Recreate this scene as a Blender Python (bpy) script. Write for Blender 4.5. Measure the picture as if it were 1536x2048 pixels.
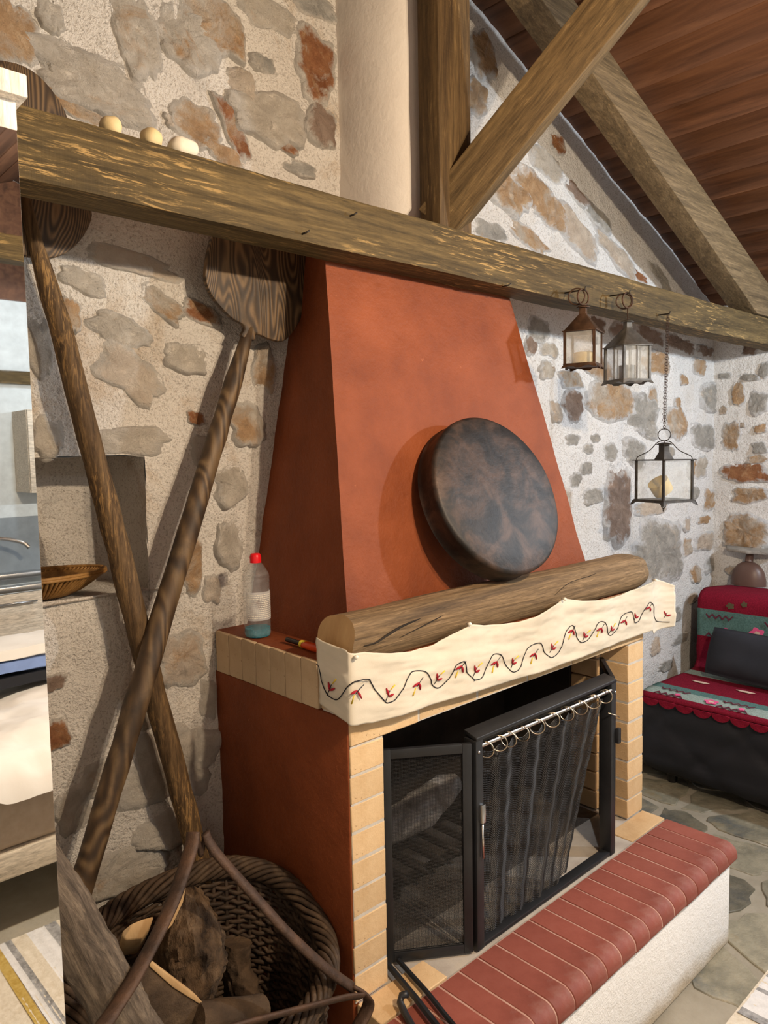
import bpy, bmesh, math, random
import numpy as np
from mathutils import Vector, Matrix, noise as mn

random.seed(7)
RNG = np.random.default_rng(7)
for o in list(bpy.data.objects):
    bpy.data.objects.remove(o)
scene = bpy.context.scene
COL = scene.collection

# ---------------------------------------------------------------- camera
CAM = np.array([-1.0878, -1.2956, 1.6591])
YAW, PITCH, ROLL, FPX = math.radians(43.037), math.radians(4.517), math.radians(-1.048), 1497.05
_f = np.array([math.sin(YAW) * math.cos(PITCH), math.cos(YAW) * math.cos(PITCH), -math.sin(PITCH)])
_r = np.array([math.cos(YAW), -math.sin(YAW), 0.0])
_u = np.cross(_r, _f)
CR = math.cos(ROLL) * _r + math.sin(ROLL) * _u
CU = -math.sin(ROLL) * _r + math.cos(ROLL) * _u
cd = bpy.data.cameras.new('camera')
cam = bpy.data.objects.new('camera', cd)
COL.objects.link(cam)
cam.matrix_world = Matrix(((CR[0], CU[0], -_f[0], CAM[0]), (CR[1], CU[1], -_f[1], CAM[1]), (CR[2], CU[2], -_f[2], CAM[2]), (0, 0, 0, 1)))
cd.sensor_fit = 'VERTICAL'
cd.sensor_height = 36.0
cd.sensor_width = 27.0
cd.lens = FPX / 2048 * 36.0
cd.clip_start = 0.02
scene.camera = cam

# ---------------------------------------------------------------- world, lamps, exposure
w = bpy.data.worlds.new('sky')
scene.world = w
w.use_nodes = True
w.node_tree.nodes['Background'].inputs[0].default_value = (0.80, 0.90, 1.0, 1)
w.node_tree.nodes['Background'].inputs[1].default_value = 0.35


def lamp(name, loc, col, watt, rad):
    l = bpy.data.lights.new(name, 'POINT')
    l.energy, l.color, l.shadow_soft_size = watt, col, rad
    o = bpy.data.objects.new(name, l)
    COL.objects.link(o)
    o.location = loc


lamp('warm_bulb', (0.20, -1.50, 2.33), (1.0, 0.79, 0.56), 112, 0.022)
lamp('warm_bulb_twin', (0.34, -1.46, 2.33), (1.0, 0.79, 0.56), 54, 0.022)
lamp('white_bulb', (2.45, -1.55, 2.30), (0.82, 0.91, 1.0), 150, 0.04)
lamp('kitchen_bulb', (0.60, -3.70, 2.60), (0.80, 0.91, 1.0), 34, 0.06)
lamp('bed_bulb', (-0.90, -2.30, 2.55), (1.0, 0.90, 0.78), 9, 0.06)
scene.view_settings.view_transform = 'Standard'
scene.view_settings.look = 'None'
scene.view_settings.gamma = 1.0
scene.view_settings.use_curve_mapping = False
scene.view_settings.exposure = 0.0


# ---------------------------------------------------------------- pixel -> place
def ray(u, v):
    return _f + CR * (u - 768) / FPX - CU * (v - 1024) / FPX


def hit(u, v, n, d0):
    """point of the plane n.X = d0 seen at pixel (u, v); n may be 'x','y','z'"""
    if isinstance(n, str):
        n = {'x': (1, 0, 0), 'y': (0, 1, 0), 'z': (0, 0, 1)}[n]
    n = np.array(n, float)
    d = ray(u, v)
    return CAM + d * ((d0 - n @ CAM) / (n @ d))


# ---------------------------------------------------------------- node materials
def new_mat(name):
    m = bpy.data.materials.new(name)
    m.use_nodes = True
    nt = m.node_tree
    return m, nt, nt.nodes['Principled BSDF']


def nd(nt, t, **k):
    n = nt.nodes.new(t)
    for a, b in k.items():
        if a in n.inputs:
            n.inputs[a].default_value = b
        else:
            setattr(n, a, b)
    return n


def ramp(nt, stops, src, interp='LINEAR'):
    r = nd(nt, 'ShaderNodeValToRGB')
    r.color_ramp.interpolation = interp
    e = r.color_ramp.elements
    while len(e) < len(stops):
        e.new(0.5)
    for el, (p, c) in zip(e, stops):
        el.position = p
        el.color = (*c, 1) if len(c) == 3 else c
    nt.links.new(src, r.inputs[0])
    return r.outputs[0]


def mixc(nt, fac, a, b, mode='MIX'):
    m = nd(nt, 'ShaderNodeMix', data_type='RGBA', blend_type=mode)
    for s, v in ((m.inputs[0], fac), (m.inputs[6], a), (m.inputs[7], b)):
        if hasattr(v, 'is_linked') or hasattr(v, 'links'):
            nt.links.new(v, s)
        elif isinstance(v, (int, float)):
            s.default_value = v
        else:
            s.default_value = (*v, 1)
    return m.outputs[2]


def coords(nt, scale=(1, 1, 1), kind='Object', rot=(0, 0, 0)):
    t = nd(nt, 'ShaderNodeTexCoord')
    mp = nd(nt, 'ShaderNodeMapping')
    mp.inputs['Scale'].default_value = scale
    mp.inputs['Rotation'].default_value = rot
    nt.links.new(t.outputs[kind], mp.inputs[0])
    return mp.outputs[0]


def noise(nt, co, scale, detail=6, rough=0.6, dist=0.0):
    n = nd(nt, 'ShaderNodeTexNoise', Scale=scale, Detail=detail, Roughness=rough, Distortion=dist)
    nt.links.new(co, n.inputs['Vector'])
    return n.outputs['Fac']


def bump(nt, b, h, strength, dist=0.01, prev=None):
    n = nd(nt, 'ShaderNodeBump', Strength=strength, Distance=dist)
    nt.links.new(h, n.inputs['Height'])
    if prev is not None:
        nt.links.new(prev, n.inputs['Normal'])
    nt.links.new(n.outputs[0], b.inputs['Normal'])
    return n.outputs[0]


def mat(name, stops, ns=6, detail=8, rough=0.8, bmp=0.3, bs=60, bd=0.004, metal=0, stretch=(1, 1, 1), over=None, dist=0.0,
        spec=0.3, bstretch=None, rand=0.0, rot=(0, 0, 0), alpha=None, kind='Object'):
    """noise-coloured material; over = (stops-with-alpha-like mask positions, colour, scale) list"""
    m, nt, b = new_mat(name)
    co = coords(nt, stretch, kind, rot)
    c = ramp(nt, stops, noise(nt, co, ns, detail, 0.62, dist))
    for (col, lo, hi, sc) in (over or []):
        co2 = coords(nt, stretch if len(over) and sc < 0 else (1, 1, 1), kind, rot)
        f = ramp(nt, [(lo, (0, 0, 0)), (hi, (1, 1, 1))], noise(nt, co2, abs(sc), 7, 0.65))
        c = mixc(nt, f, c, col)
    if rand:
        oi = nd(nt, 'ShaderNodeObjectInfo')
        hs = nd(nt, 'ShaderNodeHueSaturation')
        ma = nd(nt, 'ShaderNodeMath', operation='MULTIPLY_ADD')
        ma.inputs[1].default_value, ma.inputs[2].default_value = rand, 1 - rand / 2
        nt.links.new(oi.outputs['Random'], ma.inputs[0])
        nt.links.new(ma.outputs[0], hs.inputs['Value'])
        nt.links.new(c, hs.inputs['Color'])
        c = hs.outputs[0]
    nt.links.new(c, b.inputs['Base Color'])
    b.inputs['Roughness'].default_value = rough
    b.inputs['Metallic'].default_value = metal
    b.inputs['Specular IOR Level'].default_value = spec
    if bmp:
        bump(nt, b, noise(nt, coords(nt, bstretch or stretch, kind, rot), bs, 6, 0.65), bmp, bd)
    return m


def plain(name, col, rough=0.6, metal=0, spec=0.4, **k):
    m, nt, b = new_mat(name)
    b.inputs['Base Color'].default_value = (*col, 1)
    b.inputs['Roughness'].default_value = rough
    b.inputs['Metallic'].default_value = metal
    b.inputs['Specular IOR Level'].default_value = spec
    for a, v in k.items():
        b.inputs[a].default_value = v
    co = coords(nt)
    f = ramp(nt, [(0.3, (0.86, 0.86, 0.86)), (0.7, (1.08, 1.08, 1.08))], noise(nt, co, 14, 6))
    nt.links.new(mixc(nt, 1.0, (*col,), f, 'MULTIPLY'), b.inputs['Base Color'])
    return m


MT = {}


def nd_range(nt, src, lo, hi):
    n = nd(nt, 'ShaderNodeMapRange')
    n.inputs[1].default_value, n.inputs[2].default_value = lo, hi
    nt.links.new(src, n.inputs[0])
    return n.outputs[0]


def plaster(name, c1, c2, over, b1=0.75, b2=0.5, speck=True, right_tone=None, dirt=None):
    m, nt, b = new_mat(name)
    co = coords(nt)
    c = ramp(nt, [(0.3, c1), (0.7, c2)], noise(nt, co, 3.2, 8))
    for col, lo, hi, sc in over:
        c = mixc(nt, ramp(nt, [(lo, (0, 0, 0)), (hi, (1, 1, 1))], noise(nt, co, sc, 8, 0.7, 0.4)), c, col)
    if right_tone:  # plaster blends to a whiter tone towards larger x
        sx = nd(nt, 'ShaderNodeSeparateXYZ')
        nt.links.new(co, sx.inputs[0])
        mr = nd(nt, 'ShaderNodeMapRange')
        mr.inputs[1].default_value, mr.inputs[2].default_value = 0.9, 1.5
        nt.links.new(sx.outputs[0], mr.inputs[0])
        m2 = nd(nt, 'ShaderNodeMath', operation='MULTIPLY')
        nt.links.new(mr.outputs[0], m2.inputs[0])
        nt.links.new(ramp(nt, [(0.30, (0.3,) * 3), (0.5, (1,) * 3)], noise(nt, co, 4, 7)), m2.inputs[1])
        c = mixc(nt, m2.outputs[0], c, right_tone)
    if dirt:
        sz2 = nd(nt, 'ShaderNodeSeparateXYZ')
        nt.links.new(co, sz2.inputs[0])
        ma2 = nd(nt, 'ShaderNodeMath', operation='MULTIPLY_ADD')
        ma2.inputs[1].default_value = -0.10
        nt.links.new(noise(nt, co, 9, 8, 0.7), ma2.inputs[0])
        nt.links.new(sz2.outputs[2], ma2.inputs[2])
        c = mixc(nt, ramp(nt, [(0.0, (0.8,) * 3), (1.0, (0.0,) * 3)], nd_range(nt, ma2.outputs[0], -0.035, 0.02)), c, dirt)
    g = noise(nt, co, 150, 3, 0.6)
    if speck:
        c = mixc(nt, ramp(nt, [(0.36, (1, 1, 1)), (0.46, (0, 0, 0))], g), c, mixc(nt, 0.45, c, (0.25, 0.20, 0.15)))
    nt.links.new(c, b.inputs['Base Color'])
    b.inputs['Roughness'].default_value = 0.92
    b.inputs['Specular IOR Level'].default_value = 0.15
    p = bump(nt, b, g, b1, 0.010)
    bump(nt, b, noise(nt, co, 38, 6, 0.7), b2, 0.022, p)
    MT[name] = m


plaster('lime', (0.60, 0.55, 0.49), (0.74, 0.70, 0.64), [((0.47, 0.36, 0.25), 0.58, 0.72, 2.6), ((0.45, 0.42, 0.38), 0.60, 0.72, 4.6)], b1=0.8, b2=0.62, right_tone=(0.76, 0.76, 0.755))
plaster('lime_white', (0.70, 0.70, 0.69), (0.82, 0.82, 0.81), [((0.50, 0.46, 0.42), 0.62, 0.74, 5.0)], 0.5, 0.6)
plaster('white_render', (0.86, 0.86, 0.85), (0.90, 0.90, 0.89), [], 0.35, 0.35, False, dirt=(0.50, 0.40, 0.26))


def stone_mat(name, stops, over):
    m, nt, b = new_mat(name)
    co = coords(nt)
    n1 = noise(nt, co, 13, 10, 0.74, 0.7)
    c = ramp(nt, stops, n1)
    for col, lo, hi, sc in over:
        c = mixc(nt, ramp(nt, [(lo, (0, 0, 0)), (hi, (1, 1, 1))], noise(nt, co, sc, 8, 0.7, 0.8)), c, col)
    at = nd(nt, 'ShaderNodeAttribute', attribute_name='edge')
    ma = nd(nt, 'ShaderNodeMath', operation='MULTIPLY_ADD')
    ma.inputs[1].default_value = 1.7
    nt.links.new(noise(nt, co, 17, 9, 0.72, 0.5), ma.inputs[0])
    nt.links.new(at.outputs['Fac'], ma.inputs[2])
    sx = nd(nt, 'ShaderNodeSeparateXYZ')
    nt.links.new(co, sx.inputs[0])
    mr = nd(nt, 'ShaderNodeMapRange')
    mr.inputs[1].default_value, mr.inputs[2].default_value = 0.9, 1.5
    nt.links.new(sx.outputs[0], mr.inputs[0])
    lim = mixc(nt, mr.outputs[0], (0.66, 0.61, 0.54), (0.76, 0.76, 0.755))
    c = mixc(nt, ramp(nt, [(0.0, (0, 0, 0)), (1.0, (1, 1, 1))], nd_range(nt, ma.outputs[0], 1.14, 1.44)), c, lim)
    nt.links.new(c, b.inputs['Base Color'])
    b.inputs['Roughness'].default_value = 0.78
    b.inputs['Specular IOR Level'].default_value = 0.25
    p = bump(nt, b, noise(nt, co, 22, 8, 0.72, 1.0), 1.0, 0.03)
    bump(nt, b, noise(nt, co, 90, 6, 0.7), 0.8, 0.008, p)
    MT[name] = m


OR, PALE, GREY, RUST, BRN = (0.54, 0.345, 0.19), (0.62, 0.55, 0.46), (0.42, 0.40, 0.37), (0.36, 0.155, 0.07), (0.38, 0.28, 0.22)
stone_mat('st0', [(0.3, (0.50, 0.44, 0.36)), (0.5, (0.65, 0.585, 0.495)), (0.75, (0.75, 0.70, 0.62))], [(OR, 0.60, 0.72, 4.5), (GREY, 0.66, 0.76, 6)])
stone_mat('st1', [(0.3, (0.40, 0.26, 0.15)), (0.5, OR), (0.75, (0.68, 0.53, 0.36))], [(PALE, 0.46, 0.62, 5), (RUST, 0.66, 0.74, 7)])
stone_mat('st2', [(0.3, (0.31, 0.295, 0.27)), (0.5, (0.46, 0.44, 0.40)), (0.75, (0.62, 0.59, 0.54))], [(OR, 0.66, 0.76, 5), (PALE, 0.55, 0.68, 7)])
stone_mat('st3', [(0.3, (0.22, 0.07, 0.025)), (0.5, RUST), (0.78, (0.55, 0.29, 0.13))], [(PALE, 0.56, 0.68, 7), (OR, 0.55, 0.66, 9)])
stone_mat('st4', [(0.3, (0.57, 0.46, 0.36)), (0.55, (0.70, 0.60, 0.49)), (0.8, (0.76, 0.69, 0.60))], [(OR, 0.6, 0.72, 5)])
stone_mat('st5', [(0.3, (0.26, 0.17, 0.12)), (0.55, BRN), (0.8, (0.50, 0.38, 0.30))], [(OR, 0.64, 0.74, 6)])


def timber(name, dark, mid, light, gold, ax=0, along=1.2, across=26, bmp=0.5, goldlo=0.60, sawn=True):
    """sawn timber, grain along axis ax of object space"""
    m, nt, b = new_mat(name)
    sc = [across] * 3
    sc[ax] = along
    co = coords(nt, tuple(sc))
    n1 = noise(nt, co, 1.0, 9, 0.66, 1.2)
    c = ramp(nt, [(0.28, dark), (0.5, mid), (0.74, light)], n1)
    sc3 = [across * 5.0] * 3
    sc3[ax] = along * 9
    fine = noise(nt, coords(nt, tuple(sc3)), 1.0, 6, 0.7, 0.6)
    c = mixc(nt, 1.0, c, ramp(nt, [(0.3, (0.55,) * 3), (0.7, (1.45,) * 3)], fine), 'MULTIPLY')
    f = ramp(nt, [(goldlo, (0, 0, 0)), (goldlo + 0.06, (1, 1, 1))], fine)
    big = ramp(nt, [(0.44, (0, 0, 0)), (0.62, (1, 1, 1))], noise(nt, coords(nt, (0.4, 1, 1) if ax == 0 else (1, 1, 0.4)), 7.5, 5))
    mm = nd(nt, 'ShaderNodeMath', operation='MULTIPLY')
    nt.links.new(f, mm.inputs[0])
    nt.links.new(big, mm.inputs[1])
    c = mixc(nt, mm.outputs[0], c, gold)
    nt.links.new(c, b.inputs['Base Color'])
    b.inputs['Roughness'].default_value = 0.72
    b.inputs['Specular IOR Level'].default_value = 0.25
    p = bump(nt, b, n1, bmp, 0.006)
    if sawn:
        s2 = [6] * 3
        s2[ax] = 160
        bump(nt, b, noise(nt, coords(nt, tuple(s2)), 1.0, 3), 0.3, 0.004, p)
    MT[name] = m


timber('beam_wood', (0.030, 0.021, 0.008), (0.085, 0.058, 0.022), (0.155, 0.108, 0.043), (0.38, 0.245, 0.09), goldlo=0.55)
timber('post_wood', (0.034, 0.019, 0.008), (0.088, 0.053, 0.021), (0.145, 0.092, 0.038), (0.20, 0.13, 0.054), ax=2)
timber('brace_wood', (0.055, 0.034, 0.014), (0.110, 0.070, 0.029), (0.165, 0.110, 0.048), (0.24, 0.16, 0.07), ax=2, along=1.6, across=24)
timber('rafter_wood', (0.07, 0.048, 0.024), (0.135, 0.094, 0.048), (0.20, 0.142, 0.078), (0.26, 0.18, 0.09), ax=0)
timber('peel_wood', (0.028, 0.016, 0.008), (0.095, 0.056, 0.025), (0.19, 0.118, 0.054), (0.30, 0.175, 0.065), ax=2, along=2.2, across=34, sawn=False, bmp=0.7, goldlo=0.52)
timber('mantel_wood', (0.07, 0.045, 0.024), (0.19, 0.125, 0.065), (0.30, 0.205, 0.115), (0.36, 0.25, 0.14), ax=0, along=1.3, across=34, sawn=False, bmp=0.9)
timber('grey_wood', (0.030, 0.022, 0.016), (0.115, 0.088, 0.064), (0.25, 0.195, 0.14), (0.42, 0.29, 0.16), ax=2, along=4, across=34, sawn=False, bmp=0.8)
timber('pale_oak', (0.50, 0.43, 0.34), (0.60, 0.53, 0.43), (0.68, 0.61, 0.51), (0.45, 0.37, 0.28), ax=0, along=2, across=22, sawn=False, bmp=0.1)
timber('white_oak', (0.62, 0.56, 0.48), (0.74, 0.69, 0.61), (0.80, 0.76, 0.69), (0.6, 0.5, 0.4), ax=2, along=2, across=40, sawn=False, bmp=0.15)

# peel blade: bold cathedral grain (contours of a stretched noise)
m, nt, b = new_mat('handle_wood')
gn = noise(nt, coords(nt, (7.0, 1.0, 1.7)), 1.0, 1.5, 0.45, 0.2)
m1 = nd(nt, 'ShaderNodeMath', operation='MULTIPLY')
m1.inputs[1].default_value = 130.0
nt.links.new(gn, m1.inputs[0])
m2 = nd(nt, 'ShaderNodeMath', operation='SINE')
nt.links.new(m1.outputs[0], m2.inputs[0])
ln = nd_range(nt, m2.outputs[0], -1, 1)
c = ramp(nt, [(0.05, (0.050, 0.029, 0.014)), (0.5, (0.092, 0.054, 0.025)), (0.95, (0.150, 0.095, 0.046))], ln)
c = mixc(nt, ramp(nt, [(0.50, (0, 0, 0)), (0.64, (1, 1, 1))], noise(nt, coords(nt), 7, 7)), c, mixc(nt, 0.72, c, (0.020, 0.013, 0.009)))
c = mixc(nt, 1.0, c, ramp(nt, [(0.3, (0.7,) * 3), (0.7, (1.3,) * 3)], noise(nt, coords(nt, (60, 60, 6)), 1.0, 5)), 'MULTIPLY')
nt.links.new(c, b.inputs['Base Color'])
b.inputs['Roughness'].default_value = 0.62
bump(nt, b, ln, 0.25, 0.003)
MT['handle_wood'] = m

# peel blade: bold cathedral grain (contours of a stretched noise)
m, nt, b = new_mat('blade_wood')
gn = noise(nt, coords(nt, (7.0, 1.0, 1.7)), 1.0, 1.5, 0.45, 0.2)
m1 = nd(nt, 'ShaderNodeMath', operation='MULTIPLY')
m1.inputs[1].default_value = 330.0
nt.links.new(gn, m1.inputs[0])
m2 = nd(nt, 'ShaderNodeMath', operation='SINE')
nt.links.new(m1.outputs[0], m2.inputs[0])
ln = nd_range(nt, m2.outputs[0], -1, 1)
c = ramp(nt, [(0.05, (0.040, 0.023, 0.011)), (0.5, (0.080, 0.047, 0.022)), (0.95, (0.155, 0.094, 0.043))], ln)
c = mixc(nt, ramp(nt, [(0.50, (0, 0, 0)), (0.64, (1, 1, 1))], noise(nt, coords(nt), 7, 7)), c, mixc(nt, 0.72, c, (0.020, 0.013, 0.009)))
c = mixc(nt, 1.0, c, ramp(nt, [(0.3, (0.7,) * 3), (0.7, (1.3,) * 3)], noise(nt, coords(nt, (60, 60, 6)), 1.0, 5)), 'MULTIPLY')
nt.links.new(c, b.inputs['Base Color'])
b.inputs['Roughness'].default_value = 0.62
bump(nt, b, ln, 0.25, 0.003)
MT['blade_wood'] = m

MT['red_plaster'] = mat('red_plaster', [(0.3, (0.165, 0.037, 0.0095)), (0.5, (0.215, 0.051, 0.0130)), (0.72, (0.265, 0.067, 0.0200))], 5, 9, 0.62, 0.5, 55, 0.008,
                        over=[((0.47, 0.16, 0.07), 0.70, 0.76, 22)])
MT['red_tile'] = mat('red_tile', [(0.3, (0.21, 0.058, 0.042)), (0.5, (0.275, 0.080, 0.058)), (0.75, (0.32, 0.115, 0.09))], 7, 9, 0.6, 0.3, 70, 0.003,
                     over=[((0.33, 0.20, 0.175), 0.50, 0.72, 4)], rand=0.18)
MT['firebrick'] = mat('firebrick', [(0.3, (0.52, 0.34, 0.17)), (0.5, (0.62, 0.43, 0.235)), (0.75, (0.69, 0.51, 0.30))], 8, 8, 0.85, 0.45, 120, 0.004,
                      over=[((0.24, 0.13, 0.06), 0.66, 0.70, 85)], rand=0.2)
MT['lintel_brick'] = mat('lintel_brick', [(0.3, (0.46, 0.33, 0.20)), (0.5, (0.54, 0.40, 0.25)), (0.75, (0.60, 0.46, 0.30))], 8, 8, 0.85, 0.45, 120, 0.004,
                         over=[((0.24, 0.15, 0.08), 0.66, 0.70, 85)], rand=0.12)
MT['joint'] = mat('joint', [(0.3, (0.46, 0.42, 0.36)), (0.7, (0.62, 0.58, 0.52))], 20, 6, 0.95, 0.4, 90)
MT['red_joint'] = mat('red_joint', [(0.3, (0.42, 0.22, 0.17)), (0.7, (0.55, 0.36, 0.30))], 20, 6, 0.95, 0.4, 90)
MT['cement'] = mat('cement', [(0.3, (0.30, 0.26, 0.22)), (0.5, (0.42, 0.38, 0.33)), (0.75, (0.55, 0.47, 0.36))], 6, 8, 0.9, 0.4, 70)
MT['soot'] = mat('soot', [(0.3, (0.010, 0.008, 0.007)), (0.6, (0.028, 0.021, 0.016)), (0.8, (0.05, 0.038, 0.028))], 7, 8, 0.95, 0.4, 50)
MT['ash_floor'] = mat('ash_floor', [(0.3, (0.045, 0.036, 0.028)), (0.5, (0.12, 0.10, 0.082)), (0.75, (0.26, 0.235, 0.20))], 9, 9, 0.95, 0.5, 60)
MT['ash'] = mat('ash', [(0.3, (0.10, 0.09, 0.08)), (0.5, (0.35, 0.33, 0.31)), (0.75, (0.60, 0.58, 0.55))], 18, 8, 0.95, 0.8, 60, 0.01)
MT['flue'] = mat('flue', [(0.3, (0.66, 0.60, 0.53)), (0.7, (0.74, 0.69, 0.62))], 3, 7, 0.85, 0.4, 45, 0.006)
MT['black_metal'] = mat('black_metal', [(0.3, (0.010, 0.011, 0.013)), (0.7, (0.022, 0.024, 0.028))], 9, 5, 0.42, 0.1, 90, spec=0.5)
MT['mesh_wire'] = plain('mesh_wire', (0.042, 0.042, 0.044), 0.5, 0.5)
MT['chrome'] = plain('chrome', (0.70, 0.68, 0.64), 0.2, 1.0)
MT['steel'] = plain('steel', (0.55, 0.56, 0.57), 0.3, 1.0)
MT['brass_ring'] = plain('brass_ring', (0.62, 0.54, 0.42), 0.3, 1.0)
MT['rust_iron'] = mat('rust_iron', [(0.3, (0.030, 0.017, 0.011)), (0.5, (0.075, 0.042, 0.026)), (0.8, (0.155, 0.078, 0.040))], 16, 9, 0.62, 0.7, 70, 0.004, metal=0.35, spec=0.5)
MT['rust_tin'] = mat('rust_tin', [(0.3, (0.028, 0.016, 0.010)), (0.55, (0.075, 0.040, 0.022)), (0.8, (0.13, 0.070, 0.040))], 20, 8, 0.6, 0.4, 90, metal=0.4)
MT['grey_tin'] = mat('grey_tin', [(0.3, (0.060, 0.055, 0.048)), (0.55, (0.125, 0.115, 0.100)), (0.8, (0.22, 0.205, 0.185))], 20, 8, 0.5, 0.4, 90, metal=0.5)
MT['dark_tin'] = mat('dark_tin', [(0.3, (0.018, 0.015, 0.012)), (0.55, (0.045, 0.036, 0.028)), (0.8, (0.09, 0.07, 0.05))], 20, 8, 0.5, 0.3, 90, metal=0.4)
MT['pan'] = mat('pan', [(0.36, (0.008, 0.007, 0.007)), (0.47, (0.020, 0.016, 0.014)), (0.60, (0.058, 0.036, 0.026)), (0.75, (0.085, 0.055, 0.040))], 11, 10, 0.52, 0.35, 40, 0.004, metal=0.35, dist=0.6, spec=0.5)
MT['bark'] = mat('bark', [(0.34, (0.020, 0.012, 0.007)), (0.5, (0.085, 0.052, 0.028)), (0.7, (0.17, 0.11, 0.062))], 26, 8, 0.95, 1.0, 30, 0.02, stretch=(1, 1, 0.4))
MT['split_wood'] = mat('split_wood', [(0.3, (0.42, 0.25, 0.11)), (0.55, (0.56, 0.36, 0.17)), (0.8, (0.64, 0.45, 0.24))], 12, 7, 0.8, 0.4, 60, stretch=(1, 1, 0.2))
MT['dark_log'] = mat('dark_log', [(0.3, (0.035, 0.022, 0.013)), (0.55, (0.085, 0.054, 0.031)), (0.8, (0.17, 0.11, 0.06))], 12, 8, 0.9, 0.7, 40, 0.008)
MT['wicker'] = mat('wicker', [(0.3, (0.020, 0.012, 0.007)), (0.55, (0.062, 0.038, 0.022)), (0.8, (0.15, 0.10, 0.058))], 26, 6, 0.7, 0.3, 80, rand=0.3)
MT['straw'] = mat('straw', [(0.3, (0.16, 0.075, 0.018)), (0.55, (0.30, 0.155, 0.045)), (0.8, (0.44, 0.25, 0.085))], 40, 6, 0.6, 0.3, 80)
MT['linen'] = mat('linen', [(0.3, (0.60, 0.54, 0.43)), (0.7, (0.69, 0.63, 0.52))], 5, 6, 0.95, 0.25, 320, 0.001, over=[((0.58, 0.48, 0.33), 0.66, 0.8, 3)], spec=0.1)
MT['thread_black'] = plain('thread_black', (0.012, 0.012, 0.018), 0.9)
MT['thread_red'] = plain('thread_red', (0.34, 0.010, 0.022), 0.9)
MT['thread_yellow'] = plain('thread_yellow', (0.75, 0.55, 0.06), 0.9)
MT['pin_white'] = plain('pin_white', (0.78, 0.75, 0.66), 0.3)
MT['black_cloth'] = mat('black_cloth', [(0.3, (0.009, 0.0098, 0.0135)), (0.7, (0.013, 0.014, 0.020))], 5, 5, 0.62, 0.12, 240, 0.001, spec=0.35)
MT['cushion_cloth'] = mat('cushion_cloth', [(0.3, (0.020, 0.022, 0.028)), (0.7, (0.029, 0.031, 0.039))], 5, 5, 0.9, 0.15, 300, 0.001, spec=0.15)
MT['crochet'] = mat('crochet', [(0.3, (0.16, 0.006, 0.020)), (0.7, (0.27, 0.014, 0.038))], 40, 4, 0.95, 0.9, 130, 0.006, spec=0.1)
MT['wool_pink'] = plain('wool_pink', (0.72, 0.10, 0.26), 0.95)
MT['wool_wine'] = plain('wool_wine', (0.10, 0.012, 0.03), 0.95)
MT['wool_cream'] = plain('wool_cream', (0.62, 0.47, 0.38), 0.95)
MT['wool_olive'] = plain('wool_olive', (0.075, 0.060, 0.030), 0.95)
MT['slate'] = mat('slate', [(0.3, (0.13, 0.125, 0.095)), (0.5, (0.225, 0.21, 0.155)), (0.75, (0.33, 0.30, 0.225))], 9, 9, 0.45, 0.8, 16, 0.012, over=[((0.075, 0.092, 0.105), 0.54, 0.68, 2.6), ((0.22, 0.17, 0.09), 0.60, 0.72, 4)], rand=0.8, spec=0.5)
MT['slate_mortar'] = mat('slate_mortar', [(0.3, (0.25, 0.225, 0.17)), (0.6, (0.36, 0.33, 0.265)), (0.8, (0.44, 0.38, 0.28))], 4, 9, 0.7, 0.5, 40, 0.006)
MT['plank'] = mat('plank', [(0.3, (0.062, 0.026, 0.012)), (0.5, (0.125, 0.053, 0.025)), (0.75, (0.20, 0.09, 0.042))], 3, 9, 0.55, 0.15, 30, 0.003, stretch=(7, 0.7, 7), rand=0.5, dist=0.7)
MT['pebble_yellow'] = mat('pebble_yellow', [(0.3, (0.66, 0.50, 0.25)), (0.7, (0.76, 0.62, 0.36))], 14, 6, 0.6, 0.2, 60)
MT['pebble_white'] = mat('pebble_white', [(0.3, (0.70, 0.62, 0.48)), (0.7, (0.80, 0.74, 0.62))], 14, 6, 0.6, 0.2, 60)
MT['cap_red'] = plain('cap_red', (0.70, 0.010, 0.016), 0.3)
MT['lighter_orange'] = plain('lighter_orange', (0.62, 0.062, 0.008), 0.25)
MT['lighter_yellow'] = plain('lighter_yellow', (0.80, 0.66, 0.05), 0.35)
MT['black_plastic'] = plain('black_plastic', (0.012, 0.011, 0.011), 0.3)
MT['wax'] = plain('wax', (0.66, 0.50, 0.20), 0.5)
MT['brown_clay'] = plain('brown_clay', (0.105, 0.060, 0.047), 0.4)
MT['duvet'] = mat('duvet', [(0.3, (0.72, 0.68, 0.62)), (0.7, (0.80, 0.77, 0.72))], 4, 5, 0.9, 0.1, 30)
MT['mattress'] = mat('mattress', [(0.3, (0.38, 0.30, 0.225)), (0.7, (0.45, 0.36, 0.28))], 30, 4, 0.9, 0.2, 60)
MT['blue_sheet'] = plain('blue_sheet', (0.20, 0.29, 0.55), 0.9)
MT['grey_panel'] = plain('grey_panel', (0.24, 0.28, 0.31), 0.4)
MT['kitchen_wall'] = plain('kitchen_wall', (0.66, 0.72, 0.74), 0.9)


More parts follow.
